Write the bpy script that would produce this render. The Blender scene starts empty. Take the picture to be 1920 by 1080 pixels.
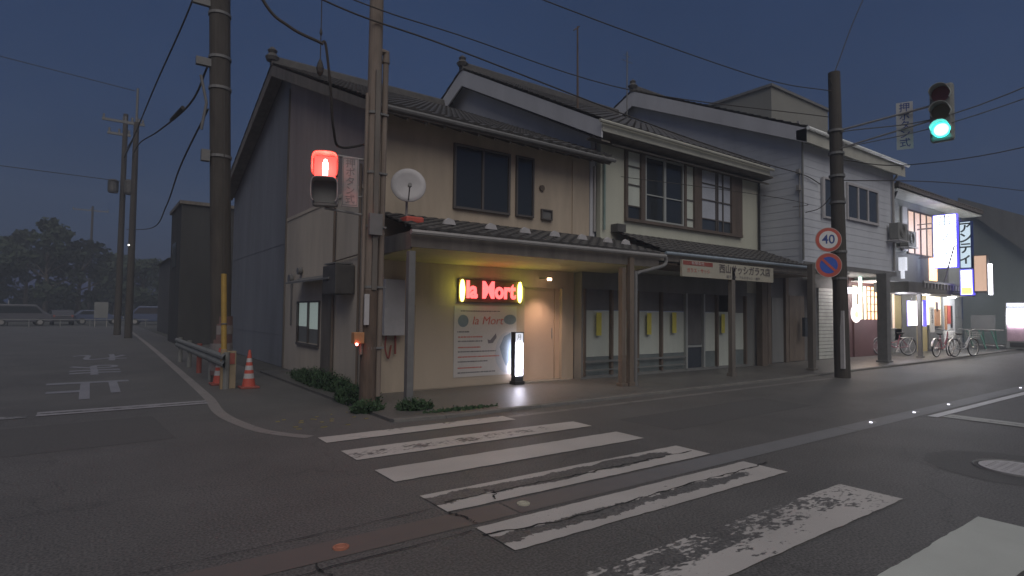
import bpy, bmesh, math, random
from mathutils import Vector, Matrix
random.seed(7)
R = math.radians
scene = bpy.context.scene
col = scene.collection

# ------------------------------------------------------------------ camera
cam_d = bpy.data.cameras.new("camera")
cam = bpy.data.objects.new("camera", cam_d); col.objects.link(cam)
cam_d.lens = 20.325; cam_d.sensor_width = 36.0
cam_d.clip_start = 0.05; cam_d.clip_end = 2000
rt = Vector((0.80825325, -0.58873312, 0.01095411)); up = Vector((-0.03416694, -0.02831881, 0.99901485)); fw = Vector((0.58784292, 0.80783127, 0.04300398))
M = Matrix(((rt.x, up.x, -fw.x, 0), (rt.y, up.y, -fw.y, 0), (rt.z, up.z, -fw.z, 1.6), (0, 0, 0, 1)))
cam.matrix_world = M
scene.camera = cam

# ------------------------------------------------------------------ world: dusk sky
w = bpy.data.worlds.new("World"); scene.world = w; w.use_nodes = True
nt = w.node_tree; nt.nodes.clear()
wo = nt.nodes.new("ShaderNodeOutputWorld"); bg = nt.nodes.new("ShaderNodeBackground")
sky = nt.nodes.new("ShaderNodeTexSky"); sky.sky_type = 'NISHITA'; sky.sun_disc = False
sky.sun_elevation = R(1.0); sky.sun_rotation = R(205); sky.ozone_density = 4.0; sky.dust_density = 1.0
tint = nt.nodes.new("ShaderNodeMix"); tint.data_type = 'RGBA'; tint.blend_type = 'MULTIPLY'; tint.inputs[0].default_value = 1.0
tint.inputs[7].default_value = (0.26, 0.19, 0.18, 1)
nt.links.new(sky.outputs[0], tint.inputs[6]); dome = nt.nodes.new("ShaderNodeMix"); dome.data_type = 'RGBA'; dome.blend_type = 'ADD'; dome.inputs[0].default_value = 1.0
dome.inputs[7].default_value = (0.085, 0.160, 0.385, 1)
nt.links.new(tint.outputs[2], dome.inputs[6])
cl_ = nt.nodes.new("ShaderNodeTexNoise"); cl_.inputs["Scale"].default_value = 2.2; cl_.inputs["Detail"].default_value = 5; wtc = nt.nodes.new("ShaderNodeTexCoord"); nt.links.new(wtc.outputs["Generated"], cl_.inputs["Vector"])
cr_ = nt.nodes.new("ShaderNodeMapRange"); cr_.inputs[1].default_value = 0.3; cr_.inputs[2].default_value = 0.7; cr_.inputs[3].default_value = 0.86; cr_.inputs[4].default_value = 1.10; nt.links.new(cl_.outputs[0], cr_.inputs[0])
cm_ = nt.nodes.new("ShaderNodeMix"); cm_.data_type = 'RGBA'; cm_.blend_type = 'MULTIPLY'; cm_.inputs[0].default_value = 1.0
nt.links.new(dome.outputs[2], cm_.inputs[6]); nt.links.new(cr_.outputs[0], cm_.inputs[7]); nt.links.new(cm_.outputs[2], bg.inputs[0])
bg.inputs[1].default_value = 0.1
nt.links.new(bg.outputs[0], wo.inputs[0])

# ------------------------------------------------------------------ one soft warm sun, low behind the camera
sd = bpy.data.lights.new("sun", 'SUN'); sd.energy = 0.80; sd.angle = R(60); sd.color = (1.0, 0.93, 0.84)
sun = bpy.data.objects.new("sun", sd); col.objects.link(sun)
sun.rotation_euler = Vector((0.22, 0.62, -0.75)).to_track_quat('-Z', 'Y').to_euler()

scene.view_settings.view_transform = 'Standard'
scene.view_settings.look = 'None'
scene.view_settings.exposure = 1.0
scene.view_settings.gamma = 1.0
scene.cycles.use_denoising = True
scene.cycles.sample_clamp_indirect = 2.0

# ------------------------------------------------------------------ materials
def nodes_of(name):
    m = bpy.data.materials.new(name); m.use_nodes = True
    n = m.node_tree; b = n.nodes["Principled BSDF"]
    return m, n, b
def mat(name, c, rough=0.75, var=0.18, scale=3.0, bump=0.0, bscale=40.0, metal=0.0, streak=False, spec=0.4, c2=None):
    m, n, b = nodes_of(name)
    b.inputs["Roughness"].default_value = rough; b.inputs["Metallic"].default_value = metal
    b.inputs["Specular IOR Level"].default_value = spec
    tc = n.nodes.new("ShaderNodeTexCoord"); mp = n.nodes.new("ShaderNodeMapping")
    mp.inputs["Scale"].default_value = (1.2, 1.2, 0.25) if streak else (1, 1, 1)
    n.links.new(tc.outputs["Object"], mp.inputs[0])
    ns = n.nodes.new("ShaderNodeTexNoise"); ns.inputs["Scale"].default_value = scale; ns.inputs["Detail"].default_value = 8; ns.inputs["Roughness"].default_value = 0.62
    n.links.new(mp.outputs[0], ns.inputs["Vector"])
    rp = n.nodes.new("ShaderNodeValToRGB"); rp.color_ramp.elements[0].position = 0.3; rp.color_ramp.elements[1].position = 0.7
    lo = c2 if c2 else tuple(x * (1 - var) for x in c); hi = tuple(min(1, x * (1 + var * 0.7)) for x in c)
    rp.color_ramp.elements[0].color = (*lo, 1); rp.color_ramp.elements[1].color = (*hi, 1)
    n.links.new(ns.outputs[0], rp.inputs[0]); n.links.new(rp.outputs[0], b.inputs["Base Color"])
    if bump:
        n2 = n.nodes.new("ShaderNodeTexNoise"); n2.inputs["Scale"].default_value = bscale; n2.inputs["Detail"].default_value = 5
        n.links.new(tc.outputs["Object"], n2.inputs["Vector"])
        bp = n.nodes.new("ShaderNodeBump"); bp.inputs["Strength"].default_value = bump; bp.inputs["Distance"].default_value = 0.02
        n.links.new(n2.outputs[0], bp.inputs["Height"]); n.links.new(bp.outputs[0], b.inputs["Normal"])
    return m
def emit(name, c, s, base=(0.5, 0.5, 0.5)):
    m, n, b = nodes_of(name)
    b.inputs["Base Color"].default_value = (*base, 1); b.inputs["Emission Color"].default_value = (*c, 1); b.inputs["Emission Strength"].default_value = s
    return m
def glass(name, c=(0.03, 0.035, 0.04), rough=0.08):
    m, n, b = nodes_of(name)
    b.inputs["Base Color"].default_value = (*c, 1); b.inputs["Roughness"].default_value = rough; b.inputs["Specular IOR Level"].default_value = 0.7
    return m

ASPH = (0.122, 0.118, 0.114)
def asphalt_color(n, tc):
    big = n.nodes.new("ShaderNodeTexNoise"); big.inputs["Scale"].default_value = 0.5; big.inputs["Detail"].default_value = 10; big.inputs["Roughness"].default_value = 0.7
    fine = n.nodes.new("ShaderNodeTexNoise"); fine.inputs["Scale"].default_value = 55; fine.inputs["Detail"].default_value = 4
    n.links.new(tc.outputs["Object"], big.inputs["Vector"]); n.links.new(tc.outputs["Object"], fine.inputs["Vector"])
    r1 = n.nodes.new("ShaderNodeValToRGB"); r1.color_ramp.elements[0].position = 0.3; r1.color_ramp.elements[1].position = 0.72
    r1.color_ramp.elements[0].color = (ASPH[0]*0.78, ASPH[1]*0.78, ASPH[2]*0.78, 1); r1.color_ramp.elements[1].color = (ASPH[0]*1.15, ASPH[1]*1.15, ASPH[2]*1.15, 1)
    n.links.new(big.outputs[0], r1.inputs[0])
    mx = n.nodes.new("ShaderNodeMix"); mx.data_type = 'RGBA'; mx.blend_type = 'MULTIPLY'; mx.inputs[0].default_value = 1.0
    r2 = n.nodes.new("ShaderNodeValToRGB"); r2.color_ramp.elements[0].position = 0.35; r2.color_ramp.elements[1].position = 0.65
    r2.color_ramp.elements[0].color = (0.60, 0.60, 0.60, 1); r2.color_ramp.elements[1].color = (1.32, 1.32, 1.32, 1)
    n.links.new(fine.outputs[0], r2.inputs[0]); n.links.new(r1.outputs[0], mx.inputs[6]); n.links.new(r2.outputs[0], mx.inputs[7])
    bp = n.nodes.new("ShaderNodeBump"); bp.inputs["Strength"].default_value = 0.35; bp.inputs["Distance"].default_value = 0.01
    n.links.new(fine.outputs[0], bp.inputs["Height"])
    return mx.outputs[2], bp.outputs[0]
def asphalt(name, rough=0.62):
    m, n, b = nodes_of(name)
    tc = n.nodes.new("ShaderNodeTexCoord"); c, nm = asphalt_color(n, tc)
    # cracks and patches
    vo = n.nodes.new("ShaderNodeTexVoronoi"); vo.feature = 'DISTANCE_TO_EDGE'; vo.inputs["Scale"].default_value = 0.28
    dn = n.nodes.new("ShaderNodeTexNoise"); dn.inputs["Scale"].default_value = 1.3; dn.inputs["Detail"].default_value = 5
    ad = n.nodes.new("ShaderNodeVectorMath"); ad.operation = 'ADD'
    n.links.new(tc.outputs["Object"], dn.inputs["Vector"]); n.links.new(tc.outputs["Object"], ad.inputs[0]); n.links.new(dn.outputs["Color"], ad.inputs[1]); n.links.new(ad.outputs[0], vo.inputs["Vector"])
    cr = n.nodes.new("ShaderNodeValToRGB"); cr.color_ramp.elements[0].position = 0.0; cr.color_ramp.elements[1].position = 0.006
    cr.color_ramp.elements[0].color = (0.80, 0.80, 0.80, 1); cr.color_ramp.elements[1].color = (1, 1, 1, 1)
    n.links.new(vo.outputs["Distance"], cr.inputs[0])
    mx = n.nodes.new("ShaderNodeMix"); mx.data_type = 'RGBA'; mx.blend_type = 'MULTIPLY'; mx.inputs[0].default_value = 1.0
    n.links.new(c, mx.inputs[6]); n.links.new(cr.outputs[0], mx.inputs[7]); n.links.new(mx.outputs[2], b.inputs["Base Color"])
    n.links.new(nm, b.inputs["Normal"]); b.inputs["Roughness"].default_value = rough; b.inputs["Specular IOR Level"].default_value = 0.35
    return m
def paint(name, c=(0.46, 0.45, 0.43), wear=0.5, band=None, axis='Y', y0=0.0, wid=0.5, edge=0.0, seed=0.0):
    """worn road paint: noise chips show the asphalt; band = (centre, halfwidth) in 0..1 across the stripe is rubbed off"""
    m, n, b = nodes_of(name)
    tc = n.nodes.new("ShaderNodeTexCoord"); ac, nm = asphalt_color(n, tc)
    mp = n.nodes.new("ShaderNodeMapping"); mp.inputs["Location"].default_value = (seed, seed * 1.7, 0)
    n.links.new(tc.outputs["Object"], mp.inputs[0])
    ns = n.nodes.new("ShaderNodeTexNoise"); ns.inputs["Scale"].default_value = 2.2; ns.inputs["Detail"].default_value = 12; ns.inputs["Roughness"].default_value = 0.72
    n.links.new(mp.outputs[0], ns.inputs["Vector"])
    chip = n.nodes.new("ShaderNodeTexNoise"); chip.inputs["Scale"].default_value = 34; chip.inputs["Detail"].default_value = 3
    mp2 = n.nodes.new("ShaderNodeMapping"); mp2.inputs["Scale"].default_value = (0.45, 1, 1) if axis == 'Y' else (1, 0.45, 1)
    n.links.new(tc.outputs["Object"], mp2.inputs[0]); n.links.new(mp2.outputs[0], chip.inputs["Vector"])
    a1 = n.nodes.new("ShaderNodeMath"); a1.operation = 'MULTIPLY_ADD'; a1.inputs[1].default_value = 0.5
    n.links.new(chip.outputs[0], a1.inputs[0]); n.links.new(ns.outputs[0], a1.inputs[2])   # ~0.675 mean
    val = a1.outputs[0]
    if band:
        sp = n.nodes.new("ShaderNodeSeparateXYZ"); n.links.new(tc.outputs["Object"], sp.inputs[0])
        s1 = n.nodes.new("ShaderNodeMath"); s1.operation = 'SUBTRACT'; n.links.new(sp.outputs[axis], s1.inputs[0]); s1.inputs[1].default_value = y0 + band[0] * wid
        s2 = n.nodes.new("ShaderNodeMath"); s2.operation = 'ABSOLUTE'; n.links.new(s1.outputs[0], s2.inputs[0])
        s3 = n.nodes.new("ShaderNodeMapRange"); s3.inputs[1].default_value = band[1] * wid * 1.25; s3.inputs[2].default_value = band[1] * wid * 0.75
        s3.inputs[3].default_value = 0.0; s3.inputs[4].default_value = band[2] if len(band) > 2 else 0.35
        jg = n.nodes.new("ShaderNodeMath"); jg.operation = 'MULTIPLY_ADD'; jg.inputs[1].default_value = wid*0.9; n.links.new(ns.outputs[0], jg.inputs[0])
        jg2 = n.nodes.new("ShaderNodeMath"); jg2.operation = 'SUBTRACT'; jg2.inputs[1].default_value = wid*0.45; n.links.new(s2.outputs[0], jg.inputs[2]); n.links.new(jg.outputs[0], jg2.inputs[0]); n.links.new(jg2.outputs[0], s3.inputs[0])
        xm = n.nodes.new("ShaderNodeMapRange"); xm.inputs[1].default_value = 5.5; xm.inputs[2].default_value = 5.15; xm.inputs[3].default_value = 0.0; xm.inputs[4].default_value = 1.0
        if axis == 'Y' and y0 < 8: n.links.new(sp.outputs['X'], xm.inputs[0])
        else: xm.inputs[0].default_value = 5.0
        xb = n.nodes.new("ShaderNodeMath"); xb.operation = 'MULTIPLY'; n.links.new(s3.outputs[0], xb.inputs[0]); n.links.new(xm.outputs[0], xb.inputs[1])
        a2 = n.nodes.new("ShaderNodeMath"); a2.operation = 'ADD'; n.links.new(val, a2.inputs[0]); n.links.new(xb.outputs[0], a2.inputs[1]); val = a2.outputs[0]
    rp = n.nodes.new("ShaderNodeMapRange"); t = 1.03 - 0.3 * wear
    rp.inputs[1].default_value = t - 0.03; rp.inputs[2].default_value = t + 0.03
    n.links.new(val, rp.inputs[0])
    dirt = n.nodes.new("ShaderNodeTexNoise"); dirt.inputs["Scale"].default_value = 1.1; dirt.inputs["Detail"].default_value = 6
    n.links.new(mp.outputs[0], dirt.inputs["Vector"])
    dr = n.nodes.new("ShaderNodeValToRGB"); dr.color_ramp.elements[0].position = 0.25; dr.color_ramp.elements[1].position = 0.7
    dr.color_ramp.elements[0].color = (*[x * 0.78 for x in c], 1); dr.color_ramp.elements[1].color = (*c, 1)
    n.links.new(dirt.outputs[0], dr.inputs[0])
    mx = n.nodes.new("ShaderNodeMix"); mx.data_type = 'RGBA'
    n.links.new(rp.outputs[0], mx.inputs[0]); n.links.new(dr.outputs[0], mx.inputs[6]); n.links.new(ac, mx.inputs[7])
    n.links.new(mx.outputs[2], b.inputs["Base Color"]); n.links.new(nm, b.inputs["Normal"]); b.inputs["Roughness"].default_value = 0.6
    return m

MT = dict(
    beige=mat("beige_plaster", (0.46, 0.385, 0.30), 0.85, 0.20, 1.6, 0.2, 60, streak=True),
    beige_low=mat("peach_board", (0.44, 0.37, 0.29), 0.8, 0.06, 1.2, 0.1, 60, streak=True),
    mauve=mat("grey_mortar", (0.34, 0.285, 0.27), 0.9, 0.2, 1.0, 0.3, 30, streak=True),
    beige_side=mat("side_plaster", (0.50, 0.44, 0.37), 0.9, 0.16, 1.3, 0.3, 30, streak=True),
    navy=mat("blue_grey_sheet", (0.19, 0.20, 0.225), 0.7, 0.2, 1.0, streak=True),
    cream=mat("cream_plaster", (0.50, 0.51, 0.43), 0.9, 0.1, 1.2, 0.2, 50, streak=True),
    gable=mat("grey_gable_mortar", (0.46, 0.47, 0.50), 0.9, 0.12, 1.2, 0.2, 30, streak=True),
    siding=mat("white_lap_siding", (0.50, 0.525, 0.57), 0.7, 0.12, 0.9, streak=True),
    fascia=mat("pale_fascia", (0.42, 0.42, 0.37), 0.7, 0.15, 2.0, streak=False),
    tile=mat("dark_roof_tile", (0.085, 0.082, 0.08), 0.6, 0.3, 5.0),
    tile2=mat("brown_roof_tile", (0.13, 0.115, 0.10), 0.6, 0.3, 5.0),
    wood=mat("dark_wood", (0.15, 0.135, 0.12), 0.8, 0.3, 4.0, streak=True),
    woodmid=mat("weathered_wood", (0.15, 0.12, 0.095), 0.8, 0.3, 5.0, streak=True),
    soffit=mat("soffit_board", (0.42, 0.40, 0.24), 0.8, 0.12, 2.0),
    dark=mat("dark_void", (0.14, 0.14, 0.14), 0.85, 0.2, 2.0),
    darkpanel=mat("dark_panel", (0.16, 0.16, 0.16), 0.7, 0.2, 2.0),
    slate=mat("grey_panel", (0.19, 0.195, 0.19), 0.7, 0.15, 2.0, streak=True),
    curtain=mat("pale_curtain", (0.50, 0.54, 0.49), 0.9, 0.1, 2.0, streak=True),
    alu=mat("aluminium_frame", (0.34, 0.36, 0.35), 0.5, 0.1, 3.0, metal=0.0),
    alub=mat("bronze_frame", (0.10, 0.09, 0.085), 0.5, 0.1, 3.0),
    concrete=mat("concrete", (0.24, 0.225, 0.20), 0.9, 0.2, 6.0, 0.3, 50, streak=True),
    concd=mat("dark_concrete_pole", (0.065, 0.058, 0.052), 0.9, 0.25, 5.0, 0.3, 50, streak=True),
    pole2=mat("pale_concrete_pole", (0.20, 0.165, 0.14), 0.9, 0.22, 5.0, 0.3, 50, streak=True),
    steel=mat("galvanised_steel", (0.33, 0.32, 0.31), 0.5, 0.15, 6.0, metal=0.3),
    steeld=mat("dull_steel", (0.16, 0.16, 0.16), 0.55, 0.15, 6.0),
    rust=mat("rusty_steel", (0.11, 0.08, 0.062), 0.85, 0.35, 9.0, streak=True),
    white=mat("white_paint", (0.62, 0.62, 0.62), 0.5, 0.06, 4.0),
    whited=mat("dirty_white", (0.42, 0.41, 0.42), 0.6, 0.12, 4.0),
    red=mat("red_paint", (0.46, 0.085, 0.06), 0.55, 0.15, 5.0),
    redd=mat("faded_red", (0.26, 0.075, 0.06), 0.6, 0.2, 5.0),
    orange=mat("orange_panel", (0.45, 0.22, 0.10), 0.6, 0.15, 5.0),
    blue=mat("sign_blue", (0.03, 0.09, 0.42), 0.5, 0.08, 5.0),
    navytxt=mat("blue_lettering", (0.03, 0.06, 0.22), 0.5, 0.05, 5.0),
    yellow=mat("yellow_guard", (0.34, 0.22, 0.05), 0.6, 0.15, 6.0),
    yellowp=mat("yellow_paper", (0.55, 0.50, 0.10), 0.8, 0.1, 6.0),
    black=mat("black_rubber", (0.025, 0.025, 0.025), 0.7, 0.1, 6.0),
    cable=mat("cable_sheath", (0.05, 0.045, 0.04), 0.7, 0.1, 6.0),
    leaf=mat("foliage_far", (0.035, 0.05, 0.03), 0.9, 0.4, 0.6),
    weed=mat("weed_leaf", (0.028, 0.062, 0.024), 0.8, 0.4, 8.0),
    bark=mat("bark", (0.08, 0.065, 0.05), 0.9, 0.3, 6.0),
    glass=glass("window_glass"), glassb=glass("blue_window_glass", (0.05, 0.06, 0.075), 0.12),
    poster=mat("poster_paper", (0.50, 0.48, 0.46), 0.7, 0.05, 4.0),
    ptxt=mat("poster_red", (0.46, 0.13, 0.10), 0.7, 0.05, 4.0), pblk=mat("poster_grey", (0.16, 0.15, 0.16), 0.7, 0.05, 4.0),
    pblue=mat("poster_blue", (0.17, 0.22, 0.26), 0.7, 0.15, 6.0), ppale=mat("poster_pale_disc", (0.40, 0.42, 0.44), 0.7, 0.05, 4.0),
    kerb=mat("kerb_concrete", (0.17, 0.165, 0.155), 0.8, 0.2, 6.0, 0.3, 50),
    green=mat("green_barrier_paint", (0.06, 0.16, 0.12), 0.5, 0.15, 6.0),
    bikered=mat("maroon_bike_paint", (0.28, 0.10, 0.12), 0.4, 0.1, 6.0), bikesil=mat("silver_bike_paint", (0.55, 0.55, 0.55), 0.35, 0.1, 6.0, metal=0.4),
    tan=mat("tan_board", (0.62, 0.45, 0.33), 0.7, 0.08, 3.0),
    farwall=mat("grey_green_sheet_wall", (0.30, 0.345, 0.33), 0.8, 0.12, 0.6, streak=True),
    maroon=mat("maroon_panel", (0.12, 0.06, 0.06), 0.6, 0.12, 3.0),
    paleyel=mat("pale_yellow_door", (0.42, 0.34, 0.17), 0.7, 0.08, 3.0, streak=True),
)
EM = dict(
    pedred=emit("red_lens", (1.0, 0.06, 0.05), 1.3, (.1,.02,.02)), pedman=emit("white_hot_figure", (1.0, 0.75, 0.72), 5.0, (.1,.1,.1)),
    neonred=emit("red_neon", (1.0, 0.09, 0.09), 1.7, (.15,.03,.03)), neonyel=emit("yellow_neon", (1.0, 0.85, 0.12), 5.0),
    signw=emit("lit_white_acrylic", (0.93, 0.90, 1.0), 2.6), signc=emit("lit_grey_acrylic", (0.62, 0.64, 0.72), 0.55),
    stand=emit("lit_stand_face", (0.88, 0.84, 1.0), 5.0),
    bulb=emit("warm_bulb", (1.0, 0.60, 0.36), 9.0), tube=emit("cold_tube", (0.86, 0.88, 1.0), 6.0),
    green=emit("green_lens", (0.02, 0.75, 0.62), 1.6), greenc=emit("green_lens_core", (0.30, 1.0, 1.0), 1.8),
    ansign=emit("dim_sign_acrylic", (0.50, 0.64, 0.74), 0.55), andy=emit("bright_low_sign", (0.90, 0.97, 1.0), 1.7), andyy=emit("yellow_sign_patch", (1.0, 0.85, 0.10), 1.3),
    room=emit("lit_room", (1.0, 0.58, 0.34), 0.34), room2=emit("lit_room_pale", (1.0, 0.85, 0.62), 1.1),
    shelf=emit("lit_menu_board", (1.0, 0.50, 0.20), 1.7), led=emit("red_led", (1.0, 0.15, 0.12), 9.0),
    neongreen=emit("green_tube", (0.6, 1.0, 0.85), 3.0), vend=emit("vending_light", (0.75, 0.80, 1.0), 0.75), vendr=emit("vending_red", (0.9, 0.25, 0.35), 0.8), vendb=emit("vending_blue", (0.15, 0.3, 0.9), 0.8),
    stud=emit("stud_glint_glow", (0.85, 0.85, 1.0), 1.8), edge=emit("lens_fringe_glow", (0.06, 0.04, 0.9), 0.9), head=emit("far_lamp", (1.0, 0.95, 0.85), 3.0),  # stud imitates a glint by emission, edge a blue lens fringe
    orangeoval=emit("oval_lantern", (1.0, 0.85, 0.8), 2.0), wintube=emit("lit_window_pale", (0.75, 0.9, 0.85), 0.10, (0.3, 0.36, 0.33)),
    tanlit=emit("lit_tan_board", (1.0, 0.66, 0.48), 0.30, (0.6, 0.45, 0.35)),
)

# ------------------------------------------------------------------ mesh helpers
ORG = {}
class MB:
    def __init__(s): s.v = []; s.f = []
    def add(s, vs, fs):
        b = len(s.v); s.v += [Vector(p) for p in vs]; s.f += [tuple(i + b for i in f) for f in fs]; return s
    def box(s, x0, x1, y0, y1, z0, z1):
        return s.add([(x0,y0,z0),(x1,y0,z0),(x1,y1,z0),(x0,y1,z0),(x0,y0,z1),(x1,y0,z1),(x1,y1,z1),(x0,y1,z1)],
                     [(0,3,2,1),(4,5,6,7),(0,1,5,4),(1,2,6,5),(2,3,7,6),(3,0,4,7)])
    def cbox(s, x, y, z, a, b, c): return s.box(x-a/2, x+a/2, y-b/2, y+b/2, z-c/2, z+c/2)
    def frust(s, x, y, z0, a0, b0, z1, a1, b1):
        v = [(x+sx*a/2, y+sy*b/2, z) for (a,b,z) in ((a0,b0,z0),(a1,b1,z1)) for (sx,sy) in ((-1,-1),(1,-1),(1,1),(-1,1))]
        return s.add(v, [(0,3,2,1),(4,5,6,7),(0,1,5,4),(1,2,6,5),(2,3,7,6),(3,0,4,7)])
    def tube(s, pts, r, n=8, cap=True):
        pts = [Vector(p) for p in pts]; rs = r if isinstance(r, (list, tuple)) else [r] * len(pts)
        b = len(s.v); pu = None
        for i, p in enumerate(pts):
            d = (pts[min(i+1, len(pts)-1)] - pts[max(i-1, 0)]).normalized()
            u = pu if pu is not None else (Vector((0,0,1)) if abs(d.z) < 0.9 else Vector((1,0,0)))
            u = (u - d * u.dot(d)).normalized(); pu = u; q = d.cross(u)
            for k in range(n):
                a = 2 * math.pi * k / n; s.v.append(p + (u * math.cos(a) + q * math.sin(a)) * rs[i])
        for i in range(len(pts) - 1):
            for k in range(n):
                k2 = (k + 1) % n; s.f.append((b+i*n+k, b+i*n+k2, b+(i+1)*n+k2, b+(i+1)*n+k))
        if cap:
            s.f.append(tuple(b + k for k in reversed(range(n)))); s.f.append(tuple(b + (len(pts)-1)*n + k for k in range(n)))
        return s
    def ring(s, c, nrm, rad, r, n=28, m=6):
        c = Vector(c); nrm = Vector(nrm).normalized(); u = nrm.orthogonal().normalized(); q = nrm.cross(u); b = len(s.v)
        for i in range(n):
            a = 2*math.pi*i/n; e = u*math.cos(a) + q*math.sin(a)
            for k in range(m):
                t = 2*math.pi*k/m; s.v.append(c + e*(rad + r*math.cos(t)) + nrm*r*math.sin(t))
        for i in range(n):
            for k in range(m):
                s.f.append((b+i*m+k, b+((i+1)%n)*m+k, b+((i+1)%n)*m+(k+1)%m, b+i*m+(k+1)%m))
        return s
    def disc(s, c, nrm, r, th=0.01, n=28, ry=None):
        """thick disc centred at c, front face at c + nrm*th"""
        c = Vector(c); nrm = Vector(nrm).normalized(); q = Vector((0,0,1)); q = (q - nrm*q.dot(nrm))
        q = q.normalized() if q.length > 0.01 else Vector((0,1,0)); u = q.cross(nrm); b = len(s.v); ry = ry or r
        for d in (0, th):
            for i in range(n):
                a = 2*math.pi*i/n; s.v.append(c + u*r*math.cos(a) + q*ry*math.sin(a) + nrm*d)
        s.f.append(tuple(b+i for i in reversed(range(n)))); s.f.append(tuple(b+n+i for i in range(n)))
        for i in range(n): s.f.append((b+i, b+(i+1)%n, b+n+(i+1)%n, b+n+i))
        return s
    def prism(s, poly, d):
        """poly: 3D points, extruded by vector d"""
        n = len(poly); d = Vector(d); b = len(s.v); s.v += [Vector(p) for p in poly] + [Vector(p) + d for p in poly]
        s.f.append(tuple(b+i for i in reversed(range(n)))); s.f.append(tuple(b+n+i for i in range(n)))
        for i in range(n): s.f.append((b+i, b+(i+1)%n, b+n+(i+1)%n, b+n+i))
        return s
    def lathe(s, c, prof, n=20):
        c = Vector(c); b = len(s.v)
        for (r, z) in prof:
            for k in range(n): a = 2*math.pi*k/n; s.v.append(c + Vector((r*math.cos(a), r*math.sin(a), z)))
        for i in range(len(prof)-1):
            for k in range(n): k2=(k+1)%n; s.f.append((b+i*n+k, b+i*n+k2, b+(i+1)*n+k2, b+(i+1)*n+k))
        s.f.append(tuple(b+k for k in reversed(range(n)))); s.f.append(tuple(b+(len(prof)-1)*n+k for k in range(n)))
        return s
    def build(s, name, m, parent=None, bevel=0.0, smooth=False):
        me = bpy.data.meshes.new(name); off = ORG.get(parent, Vector((0,0,0))) if parent else Vector((0,0,0))
        me.from_pydata([v - off for v in s.v], [], s.f); me.update()
        bm = bmesh.new(); bm.from_mesh(me); bmesh.ops.recalc_face_normals(bm, faces=bm.faces[:]); bm.to_mesh(me); bm.free()
        if smooth:
            for p in me.polygons: p.use_smooth = True
        o = bpy.data.objects.new(name, me); col.objects.link(o); me.materials.append(m)
        if parent: o.parent = parent; ORG[o] = off
        if bevel:
            b = o.modifiers.new("bevel", 'BEVEL'); b.width = bevel; b.segments = 2; b.limit_method = 'ANGLE'
        return o
def split(mb):
    par = list(range(len(mb.v)))
    def f(i):
        while par[i] != i: par[i] = par[par[i]]; i = par[i]
        return i
    for fc in mb.f:
        for k in fc[1:]: par[f(fc[0])] = f(k)
    out = {}
    for fc in mb.f: out.setdefault(f(fc[0]), []).append(fc)
    for fcs in out.values():
        ids = sorted({i for fc in fcs for i in fc}); ix = {v: n for n, v in enumerate(ids)}
        m2 = MB(); m2.v = [mb.v[i] for i in ids]; m2.f = [tuple(ix[i] for i in fc) for fc in fcs]; yield m2
def build_each(mb, name, m, parent): return [q.build(name, m, parent) for q in split(mb)]
def tag(o, label=None, cat=None, group=None, kind=None):
    if label: o["label"] = label
    if cat: o["category"] = cat
    if group: o["group"] = group
    if kind: o["kind"] = kind
    return o
def thing(name, loc, label, cat, group=None, rz=0.0):
    o = bpy.data.objects.new(name, None); col.objects.link(o); o.location = loc; o.rotation_euler.z = rz; o.empty_display_size = 0.2
    ORG[o] = Vector(loc) if rz == 0.0 else Vector((0,0,0))
    return tag(o, label, cat, group)
def copy_tree(o, parent=None):
    c = o.copy(); col.objects.link(c); c.parent = parent
    for ch in list(o.children): copy_tree(ch, c)
    return c
def struct(name, mb, m): return tag(mb.build(name, m), kind='structure')
def text(name, body, c, right, upv, size, m, parent=None, ext=0.004, wide=1.0, line=0.95, bold=0.0, shear=0.0):
    cu = bpy.data.curves.new(name, 'FONT'); cu.body = body; cu.align_x = 'CENTER'; cu.align_y = 'CENTER'
    cu.extrude = ext; cu.space_line = line; cu.size = 1.0; cu.offset = bold; cu.shear = shear; cu.resolution_u = 3
    t = bpy.data.objects.new(name + "_src", cu); col.objects.link(t)
    me = bpy.data.meshes.new_from_object(t.evaluated_get(bpy.context.evaluated_depsgraph_get()))
    bpy.data.objects.remove(t); bpy.data.curves.remove(cu)
    right = Vector(right).normalized(); upv = Vector(upv).normalized(); nrm = right.cross(upv)
    off = ORG.get(parent, Vector((0,0,0))) if parent else Vector((0,0,0)); c = Vector(c)
    for v in me.vertices:
        p = v.co.copy(); v.co = c + right*p.x*size*wide + upv*p.y*size + nrm*p.z - off
    me.materials.clear(); me.materials.append(m); me.name = name
    o = bpy.data.objects.new(name, me); col.objects.link(o)
    if parent: o.parent = parent; ORG[o] = off
    return o
XP = (1,0,0); ZP = (0,0,1); YN = (0,-1,0)

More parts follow.
